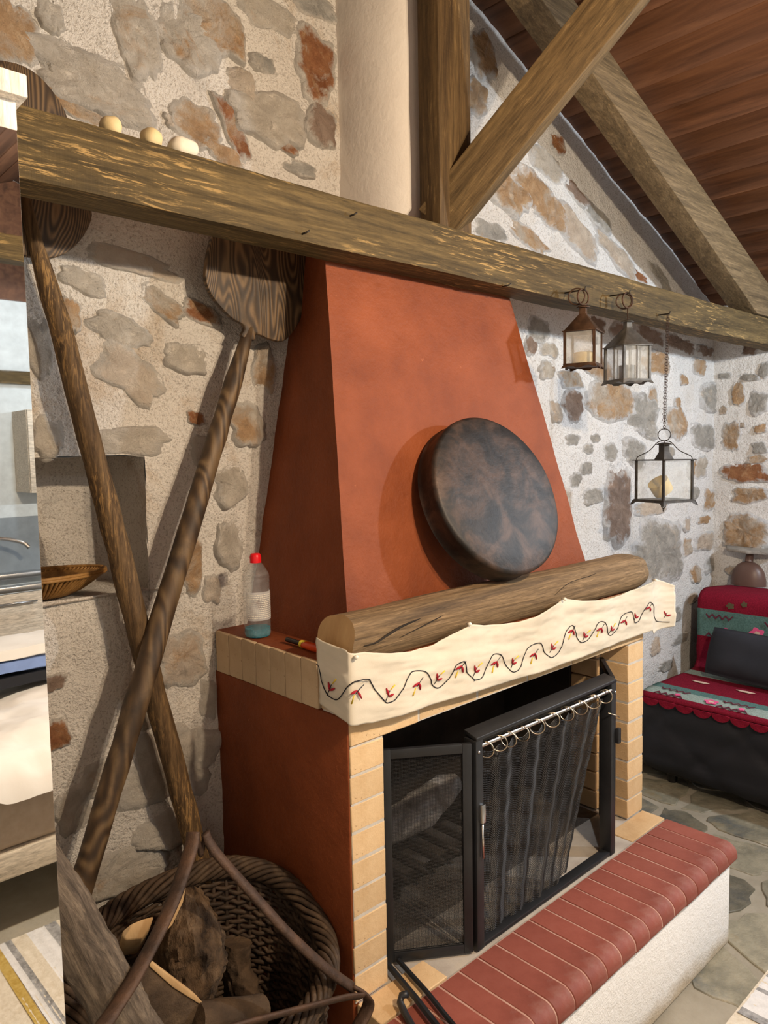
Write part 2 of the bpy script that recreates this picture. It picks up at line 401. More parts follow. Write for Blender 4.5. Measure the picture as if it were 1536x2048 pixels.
def glass(name, col, a, rough=0.05):
    m, nt, b = new_mat(name)
    t = nd(nt, 'ShaderNodeBsdfTransparent')
    g = nd(nt, 'ShaderNodeBsdfGlossy', Roughness=rough)
    d = nd(nt, 'ShaderNodeBsdfDiffuse')
    d.inputs[0].default_value = (*col, 1)
    co = coords(nt)
    mx1, mx2 = nd(nt, 'ShaderNodeMixShader'), nd(nt, 'ShaderNodeMixShader')
    lwt = nd(nt, 'ShaderNodeLayerWeight', Blend=0.5)
    dirt = ramp(nt, [(0.35, (a * 0.5,) * 3), (0.75, (min(1, a * 1.6),) * 3)], noise(nt, co, 30, 6))
    nt.links.new(dirt, mx1.inputs[0])
    nt.links.new(t.outputs[0], mx1.inputs[1])
    nt.links.new(d.outputs[0], mx1.inputs[2])
    nt.links.new(ramp(nt, [(0.45, (0.035,) * 3), (0.8, (0.10,) * 3), (1.0, (0.55,) * 3)], lwt.outputs['Facing']), mx2.inputs[0])
    nt.links.new(mx1.outputs[0], mx2.inputs[1])
    nt.links.new(g.outputs[0], mx2.inputs[2])
    nt.links.new(mx2.outputs[0], nt.nodes['Material Output'].inputs[0])
    MT[name] = m


glass('dusty_glass', (0.62, 0.62, 0.58), 0.22)
glass('clear_plastic', (0.75, 0.80, 0.80), 0.10)
glass('print_film', (0.80, 0.80, 0.80), 0.42)
glass('blue_liquid', (0.005, 0.20, 0.27), 0.9)
m, nt, b = new_mat('mirror_glass')
b.inputs['Metallic'].default_value = 1.0
b.inputs['Base Color'].default_value = (0.90, 0.92, 0.92, 1)
nt.links.new(ramp(nt, [(0.4, (0.0,) * 3), (0.9, (0.05,) * 3)], noise(nt, coords(nt), 20)), b.inputs['Roughness'])
MT['mirror_glass'] = m

# woven throw: stripes across its length (uv.y runs from the front hem up the back), flat weave
m, nt, b = new_mat('throw_weave')
tc = nd(nt, 'ShaderNodeTexCoord')
sp = nd(nt, 'ShaderNodeSeparateXYZ')
nt.links.new(tc.outputs['UV'], sp.inputs[0])
WINE, TEAL, CREAM, LTEAL = (0.165, 0.008, 0.022), (0.085, 0.165, 0.155), (0.45, 0.36, 0.29), (0.26, 0.33, 0.30)
c = ramp(nt, [(0, WINE), (0.03, LTEAL), (0.10, TEAL), (0.15, WINE), (0.34, LTEAL), (0.40, WINE), (0.598, TEAL), (0.717, WINE)], sp.outputs[1], 'CONSTANT')
n2 = noise(nt, coords(nt, (1, 1, 1)), 160, 3)
c = mixc(nt, 1.0, c, ramp(nt, [(0.3, (0.7,) * 3), (0.7, (1.25,) * 3)], n2), 'MULTIPLY')
nt.links.new(c, b.inputs['Base Color'])
b.inputs['Roughness'].default_value = 0.95
b.inputs['Specular IOR Level'].default_value = 0.1
bump(nt, b, n2, 0.4, 0.002)
MT['throw_weave'] = m


# ---------------------------------------------------------------- mesh helpers
def link(o, parent=None, at=None):
    COL.objects.link(o)
    if parent is not None:
        o.parent = parent
        o.matrix_parent_inverse = Matrix.Translation(-Vector(base_of(parent)))
    return o


BASE = {}


def base_of(p):
    return BASE.get(p.name, (0, 0, 0))


def empty(name, loc, label=None, cat=None, group=None, kind=None, parent=None):
    o = bpy.data.objects.new(name, None)
    o.empty_display_size = 0.05
    COL.objects.link(o)
    if parent is not None:
        o.parent = parent
        b0 = base_of(parent)
        o.location = tuple(a - c_ for a, c_ in zip(loc, b0))
    else:
        o.location = loc
    BASE[o.name] = tuple(loc)
    tag(o, label, cat, group, kind)
    return o


def tag(o, label=None, cat=None, group=None, kind=None):
    for k, v in (('label', label), ('category', cat), ('group', group), ('kind', kind)):
        if v:
            o[k] = v
    return o


class MB:
    def __init__(s):
        s.v, s.f, s.uv = [], [], []

    def add(s, v, f):
        n = len(s.v)
        s.v += [tuple(map(float, p)) for p in v]
        s.f += [tuple(i + n for i in q) for q in f]
        return s

    def box(s, lo, hi, rot=None, piv=None):
        x0, y0, z0 = lo
        x1, y1, z1 = hi
        v = [(x0, y0, z0), (x1, y0, z0), (x1, y1, z0), (x0, y1, z0), (x0, y0, z1), (x1, y0, z1), (x1, y1, z1), (x0, y1, z1)]
        if rot is not None:
            P = Vector(piv if piv is not None else ((x0 + x1) / 2, (y0 + y1) / 2, (z0 + z1) / 2))
            v = [tuple(rot @ (Vector(p) - P) + P) for p in v]
        return s.add(v, [(3, 2, 1, 0), (4, 5, 6, 7), (0, 1, 5, 4), (1, 2, 6, 5), (2, 3, 7, 6), (3, 0, 4, 7)])

    def tube(s, pts, rad, seg=8, cap=True, wob=0.0, flat=None, up=None, bark=0.0):
        pts = [Vector(p) for p in pts]
        n = len(pts)
        rad = [rad] * n if isinstance(rad, (int, float)) else rad
        V, F = [], []
        prev = None
        for i, p in enumerate(pts):
            t = (pts[min(i + 1, n - 1)] - pts[max(i - 1, 0)]).normalized()
            if prev is None:
                a = Vector(up) if up is not None else (Vector((0, 0, 1)) if abs(t.z) < 0.9 else Vector((1, 0, 0)))
                e1 = (a - t * a.dot(t)).normalized()
            else:
                e1 = (prev - t * prev.dot(t)).normalized()
            prev = e1
            e2 = t.cross(e1)
            for k in range(seg):
                a = 2 * math.pi * (k + 0.5) / seg
                r = rad[i]
                if wob:
                    q = p + (e1 * math.cos(a) + e2 * math.sin(a)) * r
                    r *= 1 + wob * mn.noise(q * 14) + wob * 0.6 * mn.noise(q * 40)
                if bark:
                    cs = Vector((math.cos(a) * 2.6, math.sin(a) * 2.6, i * 0.09))
                    r += bark * (abs(mn.noise(cs * 1.6)) * 1.8 + abs(mn.noise(cs * 4.1)) * 1.2 - 0.7)
                fl = flat if flat else (1, 1)
                V.append(p + e1 * math.cos(a) * r * fl[0] + e2 * math.sin(a) * r * fl[1])
        for i in range(n - 1):
            for k in range(seg):
                a, b_ = i * seg + k, i * seg + (k + 1) % seg
                F.append((a, b_, b_ + seg, a + seg))
        if cap:
            F.append(tuple(range(seg - 1, -1, -1)))
            F.append(tuple(range((n - 1) * seg, n * seg)))
        return s.add(V, F)

    def ring(s, c, r, rad, nrm=(0, 1, 0), n=24, seg=6):
        nrm = Vector(nrm).normalized()
        a = Vector((0, 0, 1)) if abs(nrm.z) < 0.9 else Vector((1, 0, 0))
        e1 = (a - nrm * a.dot(nrm)).normalized()
        e2 = nrm.cross(e1)
        V, F = [], []
        for i in range(n):
            A = 2 * math.pi * i / n
            d = e1 * math.cos(A) + e2 * math.sin(A)
            for k in range(seg):
                B = 2 * math.pi * k / seg
                V.append(Vector(c) + d * (r + rad * math.cos(B)) + nrm * rad * math.sin(B))
        for i in range(n):
            for k in range(seg):
                F.append((i * seg + k, ((i + 1) % n) * seg + k, ((i + 1) % n) * seg + (k + 1) % seg, i * seg + (k + 1) % seg))
        return s.add(V, F)

    def lathe(s, prof, c, seg=32, axis=None, sx=1.0, sy=1.0):
        """profile [(r, h)] about the vertical through c, or about axis"""
        R = Vector((0, 0, 1)).rotation_difference(Vector(axis)).to_matrix() if axis is not None else Matrix.Identity(3)
        V, F = [], []
        for r, h in prof:
            for k in range(seg):
                a = 2 * math.pi * k / seg
                V.append(R @ Vector((r * math.cos(a) * sx, r * math.sin(a) * sy, h)) + Vector(c))
        for i in range(len(prof) - 1):
            for k in range(seg):
                a, b_ = i * seg + k, i * seg + (k + 1) % seg
                F.append((a, b_, b_ + seg, a + seg))
        if prof[0][0] > 1e-6:
            F.append(tuple(range(seg - 1, -1, -1)))
        if prof[-1][0] > 1e-6:
            F.append(tuple(range((len(prof) - 1) * seg, len(prof) * seg)))
        return s.add(V, F)

    def prism(s, poly, d):
        """polygon (3-D points, planar) extruded by vector d"""
        n = len(poly)
        P = [Vector(p) for p in poly]
        Q = [p + Vector(d) for p in P]
        return s.add(P + Q, [tuple(range(n - 1, -1, -1)), tuple(range(n, 2 * n))] + [(i, (i + 1) % n, n + (i + 1) % n, n + i) for i in range(n)])

    def build(s, name, m, parent=None, smooth=False, bevel=0.0, seg=2, sub=0, kind=None, angle=None):
        me = bpy.data.meshes.new(name)
        me.from_pydata(s.v, [], s.f)
        bm = bmesh.new()
        bm.from_mesh(me)
        bmesh.ops.recalc_face_normals(bm, faces=bm.faces)
        if bevel:
            bmesh.ops.bevel(bm, geom=[e for e in bm.edges if len(e.link_faces) == 2 and e.calc_face_angle(0) > 0.35], offset=bevel, segments=seg, affect='EDGES', profile=0.5)
        bm.to_mesh(me)
        bm.free()
        me.materials.append(MT[m] if isinstance(m, str) else m)
        if smooth or bevel:
            me.polygons.foreach_set('use_smooth', [True] * len(me.polygons))
            if not (smooth is True and not angle):
                me.set_sharp_from_angle(angle=angle or 0.7)
        o = bpy.data.objects.new(name, me)
        link(o, parent)
        if sub:
            md = o.modifiers.new('sub', 'SUBSURF')
            md.levels = md.render_levels = sub
        if kind:
            o['kind'] = kind
        return o


def copy_obj(o, parent, loc=None, scale=None, rot=None):
    """o's mesh again, under parent, at a world location"""
    c_ = bpy.data.objects.new(o.name.split('.')[0], o.data)
    COL.objects.link(c_)
    c_.parent = parent
    c_.matrix_parent_inverse = Matrix.Translation(-Vector(base_of(parent)))
    if loc is not None:
        c_.location = loc
    if scale is not None:
        c_.scale = scale
    if rot is not None:
        c_.rotation_euler = rot
    return c_


BRICKS = {}


def brick(name, m, lo, hi, parent, bev=0.002, jit=0.0012):
    """one bevelled brick; alike sizes share their mesh"""
    sz = tuple(round(b_ - a, 3) for a, b_ in zip(lo, hi))
    key = (name, m, sz, bev)
    if key not in BRICKS:
        me_o = MB().box([-q / 2 for q in sz], [q / 2 for q in sz]).build(name, m, None, bevel=bev, seg=1)
        BRICKS[key] = me_o.data
        bpy.data.objects.remove(me_o)
    o = bpy.data.objects.new(name, BRICKS[key])
    COL.objects.link(o)
    o.parent = parent
    o.matrix_parent_inverse = Matrix.Translation(-Vector(base_of(parent)))
    o.location = [(a + b_) / 2 + random.uniform(-jit, jit) for a, b_ in zip(lo, hi)]
    return o


def fbm(x, y, z, s):
    return mn.fractal(Vector((x * s, y * s, z * s)), 1.0, 2.0, 4)


# ================================================================ the setting
WY = 0.579          # face of the gable wall
RX, LX = 3.288, -2.0
RY = -4.85
RIDGE = 0.65


def roof_z(x):
    return 2.455 + 0.402 * ((RX - x) if x > RIDGE else (RX - RIDGE) - (RIDGE - x))


# floor: mortar bed + crazy-paving slabs
floor = MB().box((LX - 0.1, RY - 0.1, -0.06), (RX + 0.1, WY + 0.1, -0.004)).build('floor', 'slate_mortar')
tag(floor, 'crazy-paved slate floor in grey-green stone', kind='structure')


def clip(poly, p, n):
    out = []
    for i in range(len(poly)):
        a, b_ = poly[i], poly[(i + 1) % len(poly)]
        da, db = (a - p) @ n, (b_ - p) @ n
        if da <= 0:
            out.append(a)
        if da * db < 0:
            out.append(a + (b_ - a) * (da / (da - db)))
    return out


seeds = []
for i in range(40):
    for j in range(40):
        q = np.array([-1.0 + i * 0.30 + RNG.uniform(-.12, .12), -2.0 + j * 0.27 + RNG.uniform(-.11, .11)])
        if -0.9 < q[0] < 3.25 and -1.9 < q[1] < 0.55:
            seeds.append(q)
for i, q in enumerate(seeds):
    if not ((q[0] > 0.9 and q[1] > -1.4)):
        continue
    poly = [q + np.array(d) for d in ((-.4, -.4), (.4, -.4), (.4, .4), (-.4, .4))]
    for j, r in enumerate(seeds):
        dv = r - q
        L = np.hypot(*dv)
        if i != j and L < 0.8:
            poly = clip(poly, q + dv / 2 - dv / L * 0.017, dv / L)
            if len(poly) < 3:
                break
    if len(poly) < 3:
        continue
    # irregular broken edges
    P2 = []
    for k in range(len(poly)):
        a, b_ = poly[k], poly[(k + 1) % len(poly)]
        for t in (0, .33, .66):
            g = a + (b_ - a) * t
            P2.append(g + RNG.uniform(-.016, .016, 2) - (g - q) * 0.03)
    z1 = RNG.uniform(-0.0005, 0.003)
    MB().prism([(p_[0], p_[1], -0.02) for p_ in P2], (0, 0, 0.02 + z1)).build('floor_slab', 'slate', floor, bevel=0.003, seg=1)

# back (gable) wall with a niche
NX0, NX1, NZ0, NZ1 = -0.90, -0.20, 1.312, 1.665


def wall_off(x, z):
    return 0.013 * fbm(x, 0.3, z, 1.7) + 0.006 * fbm(x, 4.3, z, 7) + 0.0022 * fbm(x, 9.1, z, 28)


xs = np.concatenate([np.linspace(LX - 0.05, NX0 - 0.02, 30), np.linspace(NX0, NX1, 52), np.arange(NX1 + 0.014, 1.45, 0.014), np.linspace(1.46, RX + 0.12, 110)])
zlow = np.concatenate([np.linspace(0, NZ0, 90), np.linspace(NZ0, NZ1, 26)[1:], np.linspace(NZ1, 2.36, 50)[1:]])
ss = np.concatenate([zlow, 2.36 + np.linspace(0, 1, 60)[1:]])
V, F = [], []
for x in xs:
    zt = roof_z(x) + 0.03
    for s_ in ss:
        z = s_ if s_ <= 2.3601 else 2.36 + (s_ - 2.36) * (max(zt, 2.40) - 2.36)
        dx_ = 0.004 * fbm(7.0, x, z, 8) if abs(x - NX1) < 0.03 and NZ0 - .05 < z < NZ1 + .05 else 0
        dz_ = 0.005 * fbm(x, 3.0, z, 8) if abs(z - NZ1) < 0.02 and x < NX1 + .05 else 0
        V.append((x + dx_, WY - wall_off(x, z), z + dz_))
ns_ = len(ss)


def in_niche(x, z):
    return NX0 < x < NX1 and NZ0 < z < NZ1


for i in range(len(xs) - 1):
    for j in range(ns_ - 1):
        a = i * ns_ + j
        q = (a, a + ns_, a + ns_ + 1, a + 1)
        cx_, cz_ = sum(V[k][0] for k in q) / 4, sum(V[k][2] for k in q) / 4
        if not in_niche(cx_, cz_):
            F.append(q)
wall = MB().add(V, F)
# niche pocket
ND = 0.24


def grid(p0, e1, e2, n1, n2, amp):
    vv, ff = [], []
    p0, e1, e2 = np.array(p0), np.array(e1), np.array(e2)
    nn = np.cross(e1, e2)
    nn = nn / np.linalg.norm(nn)
    for i in range(n1 + 1):
        for j in range(n2 + 1):
            p = p0 + e1 * i / n1 + e2 * j / n2
            vv.append(p + nn * amp * (fbm(*p, 6) + 0.3 * fbm(*p, 22)))
    for i in range(n1):
        for j in range(n2):
            a = i * (n2 + 1) + j
            ff.append((a, a + n2 + 1, a + n2 + 2, a + 1))
    return vv, ff


e = 0.035
wall.add(*grid((NX0 - e, WY + ND, NZ0 - e), (NX1 - NX0 + 2 * e, 0, 0), (0, 0, NZ1 - NZ0 + 2 * e + .03), 40, 24, 0.010))
wall.add(*grid((NX0 - e, WY - 0.012, NZ0 - 0.004), (NX1 - NX0 + 2 * e, 0, 0), (0, ND + 0.02, 0), 40, 14, 0.004))
wall.add(*grid((NX0 - e, WY - 0.002, NZ1 - 0.002), (NX1 - NX0 + 2 * e, 0, 0), (0, ND + 0.02, 0.01), 40, 14, 0.004))
wall.add(*grid((NX1 + 0.001, WY - 0.004, NZ0 - e), (0, ND + 0.02, 0), (0, 0, NZ1 - NZ0 + 2 * e + .03), 14, 24, 0.003))
wall.add(*grid((NX0 - 0.012, WY - 0.006, NZ0 - e), (0, ND + 0.02, 0), (0, 0, NZ1 - NZ0 + 2 * e + .03), 14, 24, 0.008))
wall.box((LX - 0.1, WY + 0.29, 0), (RX + 0.2, WY + 0.45, 2.5))  # unseen backing slab added to block sky light leaking through gaps
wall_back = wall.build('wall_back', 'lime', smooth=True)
tag(wall_back, 'rubble stone gable wall half buried in rough lime plaster', kind='structure')

# right wall
V, F = [], []
ys = np.arange(WY + 0.06, -2.2, -0.022)
zs = np.arange(0, 2.50, 0.022)
for y in ys:
    for z in zs:
        V.append((RX - wall_off(y + 5, z) * 1.2, y, z))
for i in range(len(ys) - 1):
    for j in range(len(zs) - 1):
        a = i * len(zs) + j
        F.append((a, a + 1, a + len(zs) + 1, a + len(zs)))
wall_right = MB().add(V, F).box((RX, RY, 0), (RX + 0.2, -2.15, 2.6)).build('wall_right', 'lime_white', smooth=True, angle=0.9)
tag(wall_right, 'white limewashed rubble wall behind the sofa', kind='structure')
# rear wall
rw = MB()
rw.box((LX, RY - 0.2, 0), (RX, RY, 2.5))
rw.prism([(LX, RY - 0.2, 2.5), (RX, RY - 0.2, 2.5), (RX, RY - .2, 2.52), (RIDGE, RY - 0.2, roof_z(RIDGE) + .05), (LX, RY - .2, 2.52)], (0, 0.2, 0))
wall_rear = rw.build('wall_rear', 'kitchen_wall')
tag(wall_rear, 'pale plastered wall behind the kitchen units', kind='structure')
gb = MB().prism([(LX + 0.6, RY, 2.72), (RX - 0.6, RY, 2.72), (RIDGE, RY, roof_z(RIDGE) - 0.01)], (0, 0.02, 0)).build('trim_2', 'plank')
tag(gb, 'dark boarded gable above the kitchen wall', kind='structure')
# left wall with a wide unseen window, added to let in sky fill
WIN = (-3.6, -1.5, 0.9, 2.2)
lw = MB()
lw.box((LX - 0.3, RY, 0), (LX, WIN[0], 2.5)).box((LX - 0.3, WIN[1], 0), (LX, WY, 2.5))
lw.box((LX - 0.3, WIN[0], 0), (LX, WIN[1], WIN[2])).box((LX - 0.3, WIN[0], WIN[3]), (LX, WIN[1], 2.5))
wall_left = lw.build('wall_left', 'lime_white')
tag(wall_left, 'white wall with a wide unseen window opening added for sky fill', kind='structure')
wf = MB()
for y in (WIN[0] + 0.03, (WIN[0] + WIN[1]) / 2, WIN[1] - 0.03):
    wf.box((LX - 0.2, y - 0.03, WIN[2]), (LX - 0.14, y + 0.03, WIN[3]))
for z in (WIN[2] + 0.03, WIN[3] - 0.03):
    wf.box((LX - 0.2, WIN[0], z - 0.03), (LX - 0.14, WIN[1], z + 0.03))
window = wf.build('fill_window_1', 'white_oak')
tag(window, 'unseen pale wooden window added in the side wall for sky fill', kind='structure')

# stones of the walls (pixel centre, half sizes, turn, kind of stone, wall)
STONES = '''20 60 52 70 0 1|190 168 112 62 8 0|268 70 40 100 -12 0|372 80 62 62 10 0|432 48 58 55 25 1|525 130 24 18 0 2|630 132 36 76 6 3
632 12 40 24 0 2|640 255 32 46 0 5|535 240 70 52 0 0|462 255 20 66 -32 3|392 250 46 44 0 1|150 218 72 16 12 1|562 292 30 13 14 3|535 30 52 30 0 0
345 246 18 16 0 4|445 312 40 20 16 1|100 30 26 34 0 0|480 170 26 30 10 4|600 340 30 16 0 2|120 120 26 36 0 0
170 563 46 24 12 0|268 527 86 22 8 4|325 610 42 26 33 1|240 658 60 28 14 0|262 752 64 46 36 4|370 718 40 32 5 0|260 884 74 28 0 0|405 630 42 20 18 3
525 738 22 48 4 1|490 850 34 46 -8 1|388 836 18 16 0 3|95 872 32 42 0 0|78 690 26 60 0 0|143 630 22 36 0 1|400 900 22 30 0 0|530 650 16 20 0 3
360 1320 48 60 -8 4|384 1130 20 56 2 1|456 1088 28 48 0 0|462 972 34 40 0 0|348 1530 86 74 0 0|110 1366 26 16 -12 5|114 1472 26 34 0 3
215 1752 112 44 0 0|205 1560 44 40 8 0|300 1440 24 20 0 0|330 1660 60 34 0 0|150 1620 34 46 0 0|425 1180 18 30 0 4|420 1400 16 40 0 0
1010 380 48 40 18 1|1082 402 58 36 24 1|1150 470 48 32 24 4|1092 332 30 26 10 0|982 462 34 20 0 2|1110 288 14 22 -10 3|962 110 20 46 -18 1|952 196 18 36 0 1|1232 512 44 22 24 4
1192 432 30 20 20 2|1278 552 12 9 20 3|1052 472 40 18 20 1|1320 562 30 16 26 2|1000 320 30 22 10 4|960 310 16 26 0 0|1150 390 26 18 20 5
1145 758 24 19 0 1|1146 808 21 34 0 5|1196 736 32 26 20 1|1222 802 44 44 0 1|1310 726 26 26 0 1|1286 830 29 42 14 2|1306 795 9 23 -8 1|1191 877 9 10 0 2|1175 898 10 10 0 2
1219 903 12 18 0 2|1268 906 23 28 18 2|1172 937 13 14 0 2|1297 870 14 11 14 2|1235 1015 26 80 3 5|1112 824 12 22 0 4|1186 992 20 15 0 2|1302 1015 33 17 0 4|1316 1106 46 70 0 2
1075 660 22 24 0 2|1062 690 12 20 10 5|1100 700 18 16 0 0|1190 650 18 20 0 5|1240 665 20 20 0 5|1095 740 16 20 0 0|1360 690 34 18 6 5|1300 672 30 16 8 5|1410 702 18 12 0 5|1145 880 14 12 0 2|1150 960 12 16 0 2
1419 797 19 31 0 2|1400 733 14 17 0 1|1351 846 21 34 0 1|1353 805 7 11 0 1|1404 874 24 28 0 2|1462 873 20 30 0 1 R|1478 788 14 25 -6 1 R|1518 806 20 25 0 2 R|1366 760 8 11 0 1
1522 858 14 10 0 1 R|1520 895 16 12 0 2 R|1490 945 52 21 4 3 R|1516 918 22 9 0 1 R|1500 990 42 17 -6 1 R|1490 1062 48 42 -4 1 R|1382 938 9 18 -14 1|1415 1000 12 24 6 1|1385 985 9 14 0 2
1409 1082 21 18 0 4|1404 1040 13 9 0 1|1373 1050 9 14 8 4|1373 1094 9 21 0 1|1424 1129 15 16 0 2|1390 1148 10 19 4 1|1467 1142 17 11 0 4 R|1360 1278 16 12 0 2|1308 1295 10 18 0 4
1383 1197 12 12 0 4|1350 1228 11 16 0 2|1330 1330 14 12 0 2|1500 700 16 12 0 5 R|1530 740 12 16 0 2 R|1450 752 14 7 0 2 R|1500 755 22 7 8 2 R|1486 850 7 5 0 4 R|1325 960 9 12 0 4|1400 935 14 22 0 0|1340 905 8 10 0 2|1448 820 8 9 0 4 R'''
for tok in STONES.replace('\n', '|').split('|'):
    t = tok.split()
    if not t:
        continue
    u, v, a, b_, ro, ix = [float(q) for q in t[:6]]
    right = len(t) > 6
    if right:
        c0, cu, cv = [hit(u + du, v + dv, 'x', RX) for du, dv in ((0, 0), (a, 0), (0, b_))]
    else:
        c0, cu, cv = [hit(u + du, v + dv, 'y', WY) for du, dv in ((0, 0), (a, 0), (0, b_))]
    A, B = np.linalg.norm(cu - c0), np.linalg.norm(cv - c0)
    th = -math.radians(ro)
    n, rings = 40, ((1.10, -0.5, 1.0), (1.0, 0.05, 0.85), (0.93, 0.60, 0.62), (0.82, 0.95, 0.40), (0.60, 1.0, 0.15), (0.35, 1.03, 0.0), (0.02, 1.03, 0.0))
    hgt = min(0.017, 0.006 + 0.10 * min(A, B)) * random.uniform(0.6, 1.25)
    tgx, tgz = random.uniform(-0.8, 0.8), random.uniform(-0.9, 0.5)
    sd = random.uniform(0, 100)
    V, F, ED = [], [], []
    for rr, hh, ed_ in rings:
        for k in range(n):
            an = 2 * math.pi * k / n
            ca, sa = math.cos(an), math.sin(an)
            rad = (abs(ca) ** 3.2 + abs(sa) ** 3.2) ** (-1 / 3.2) * (1 + 0.30 * mn.noise(Vector((ca * 1.3, sa * 1.3, sd))) + 0.16 * mn.noise(Vector((ca * 3.2, sa * 3.2, sd))) + 0.09 * mn.noise(Vector((ca * 8, sa * 8, sd))))
            px, pz = A * rad * rr * ca, B * rad * rr * sa
            lx, lz = px * math.cos(th) - pz * math.sin(th), px * math.sin(th) + pz * math.cos(th)
            if right:
                y, z = c0[1] - lx, c0[2] + lz
                base = RX - wall_off(y + 5, z) * 1.2
            else:
                x, z = c0[0] + lx, c0[2] + lz
                base = WY - wall_off(x, z)
            h = hgt * hh * (1 + (tgx * lx / A + tgz * lz / B) * 0.9) + (hgt * 0.75 * fbm(lx + sd, 0.0, lz, 13) + 0.4 * hgt * fbm(lx + sd, 3, lz, 45) if hh > 0.3 else 0)
            ED.append(ed_)
            V.append((base - h, y, z) if right else (x, base - h, z))
    for i in range(len(rings) - 1):
        for k in range(n):
            F.append((i * n + k, i * n + (k + 1) % n, (i + 1) * n + (k + 1) % n, (i + 1) * n + k))
    F.append(tuple((len(rings) - 1) * n + k for k in range(n)))
    so_ = MB().add(V, F).build('stone', 'st%d' % int(ix), wall_right if right else wall_back, smooth=True)
    at_ = so_.data.attributes.new('edge', 'FLOAT', 'POINT')
    at_.data.foreach_set('value', ED)

# ceiling: dark stained boards laid along the room
ceil = MB()
for xa, xb in ((RIDGE, RX + 0.1), (LX - 0.1, RIDGE)):
    za, zb = roof_z(xa) + 0.03, roof_z(xb) + 0.03
    ceil.prism([(xa, WY + 0.1, za), (xb, WY + 0.1, zb), (xb, WY + 0.1, zb + 0.08), (xa, WY + 0.1, za + 0.08)], (0, RY - WY - 0.2, 0))
ceiling = ceil.build('ceiling', 'plank')
tag(ceiling, 'pitched ceiling of dark red-brown stained boards', kind='structure')
sl = math.cos(math.atan(0.402))
for side in (1, -1):
    x0 = RIDGE
    k = 0
    while (x0 < RX) if side > 0 else (x0 > LX):
        wd = 0.150 * sl
        x1 = x0 + side * (wd - 0.004)
        za, zb = roof_z(x0 + 1e-5 * side), roof_z(x1)
        lap = random.uniform(0, 0.007)
        ymid = random.uniform(-2.5, -1.2)
        for ya, yb in (((WY + 0.02, ymid + 0.002), (ymid - 0.002, RY)) if side > 0 else ((WY + 0.02, RY),)):
            MB().prism([(x0, ya, za - lap), (x1, ya, zb - lap), (x1, ya, zb + 0.02), (x0, ya, za + 0.02)], (0, yb - ya, 0)).build('ceiling_plank', 'plank', ceiling, bevel=0.003, seg=1)
        x0 += side * wd
        k += 1

# roof truss over the hearth
BY0, BY1, BZ0, BZ1 = 0.190, 0.300, 2.175, 2.306
truss = empty('roof_truss', (RIDGE, 0.245, BZ0), 'olive brown sawn timber roof truss above the red chimney hood', 'truss')


def long_beam(y0, y1, z0, z1, name, par):
    mb = MB()
    V, F = [], []
    X = np.linspace(LX + 0.02, RX - 0.02, 150)
    sec = [(0.0, 0.06), (0.02, 0.0), (0.5, 0.0), (0.98, 0.0), (1.0, 0.06), (1.0, 0.5), (1.0, 0.94), (0.98, 1.0), (0.5, 1.0), (0.02, 1.0), (0.0, 0.94), (0.0, 0.72), (0.0, 0.5), (0.0, 0.28)]
    for x in X:
        for a, b_ in sec:
            y, z = y0 + (y1 - y0) * a, z0 + (z1 - z0) * b_
            V.append((x, y + 0.0022 * fbm(x, y, z, 5), z + 0.0035 * fbm(x, y + 7, z, 3)))
    m_ = len(sec)
    for i in range(len(X) - 1):
        for k in range(m_):
            F.append((i * m_ + k, i * m_ + (k + 1) % m_, (i + 1) * m_ + (k + 1) % m_, (i + 1) * m_ + k))
    F += [tuple(range(m_)), tuple(range((len(X) - 1) * m_, len(X) * m_))]
    return mb.add(V, F).build(name, 'beam_wood', par, smooth=True, angle=0.6)


tie = long_beam(BY0, BY1, BZ0, BZ1, 'tie_beam', truss)
for u, v in ((700, 432), (605, 468), (1010, 572)):
    p = hit(u, v, 'y', BY0)
    MB().tube([p + np.array((0, 0.01, 0)), p + np.array((0, -0.014, 0)), p + np.array((0.008, -0.018, 0.006))], 0.0022, 6).build('bent_nail', 'dark_tin', tie, smooth=True)


def nail(q):
    q = np.array(q)
    MB().tube([(q[0], BY0 + 0.015, q[2] + 0.002), (q[0], q[1] - 0.006, q[2]), (q[0], q[1] - 0.010, q[2] + 0.010)], 0.003, 6).build('nail', 'dark_tin', tie, smooth=True)


MB().box((0.556, 0.205, BZ1 - 0.004), (0.698, 0.288, roof_z(0.6) - 0.02)).build('king_post', 'post_wood', truss, bevel=0.006)
# principal rafters
for s_, nm in ((1, 'rafter'), (-1, 'rafter')):
    def mx(x):
        return x if s_ > 0 else 2 * RIDGE - x
    P4 = [(mx(0.70), 0.19, 3.255), (mx(2.86), 0.19, 2.316), (mx(3.10), 0.19, 2.316), (mx(3.20), 0.19, 2.40), (mx(0.70), 0.19, 3.385)]
    MB().prism(P4, (0, 0.11, 0)).build(nm, 'rafter_wood', truss, bevel=0.004)
# raking brace from the king post up to a purlin
B0, T0 = hit(916, 400, 'y', 0.215), CAM + ray(1235, 0) * 2.10
d = Vector(T0 - B0).normalized()
hn = Vector((d.y, -d.x, 0)).normalized()          # horizontal, towards the room
if hn.y > 0:
    hn = -hn
dn = d.cross(hn).normalized()
if dn.z > 0:
    dn = -dn
bw, bt = 0.064, 0.045
bv = []
for tt in (-0.10, 1.15):
    o_ = Vector(B0) + d * tt
    for a, b_ in ((-1, -1), (1, -1), (1, 1), (-1, 1)):
        bv.append(o_ + dn * bw * a + hn * bt * b_)
MB().add(bv, [(0, 1, 2, 3), (7, 6, 5, 4), (0, 4, 5, 1), (1, 5, 6, 2), (2, 6, 7, 3), (3, 7, 4, 0)]).build('brace', 'brace_wood', truss, bevel=0.005)
br_ = bpy.data.objects['brace']
Mx = Matrix.Translation(Vector(B0)) @ Vector((0, 0, 1)).rotation_difference(d).to_matrix().to_4x4()
br_.data.transform(Mx.inverted())
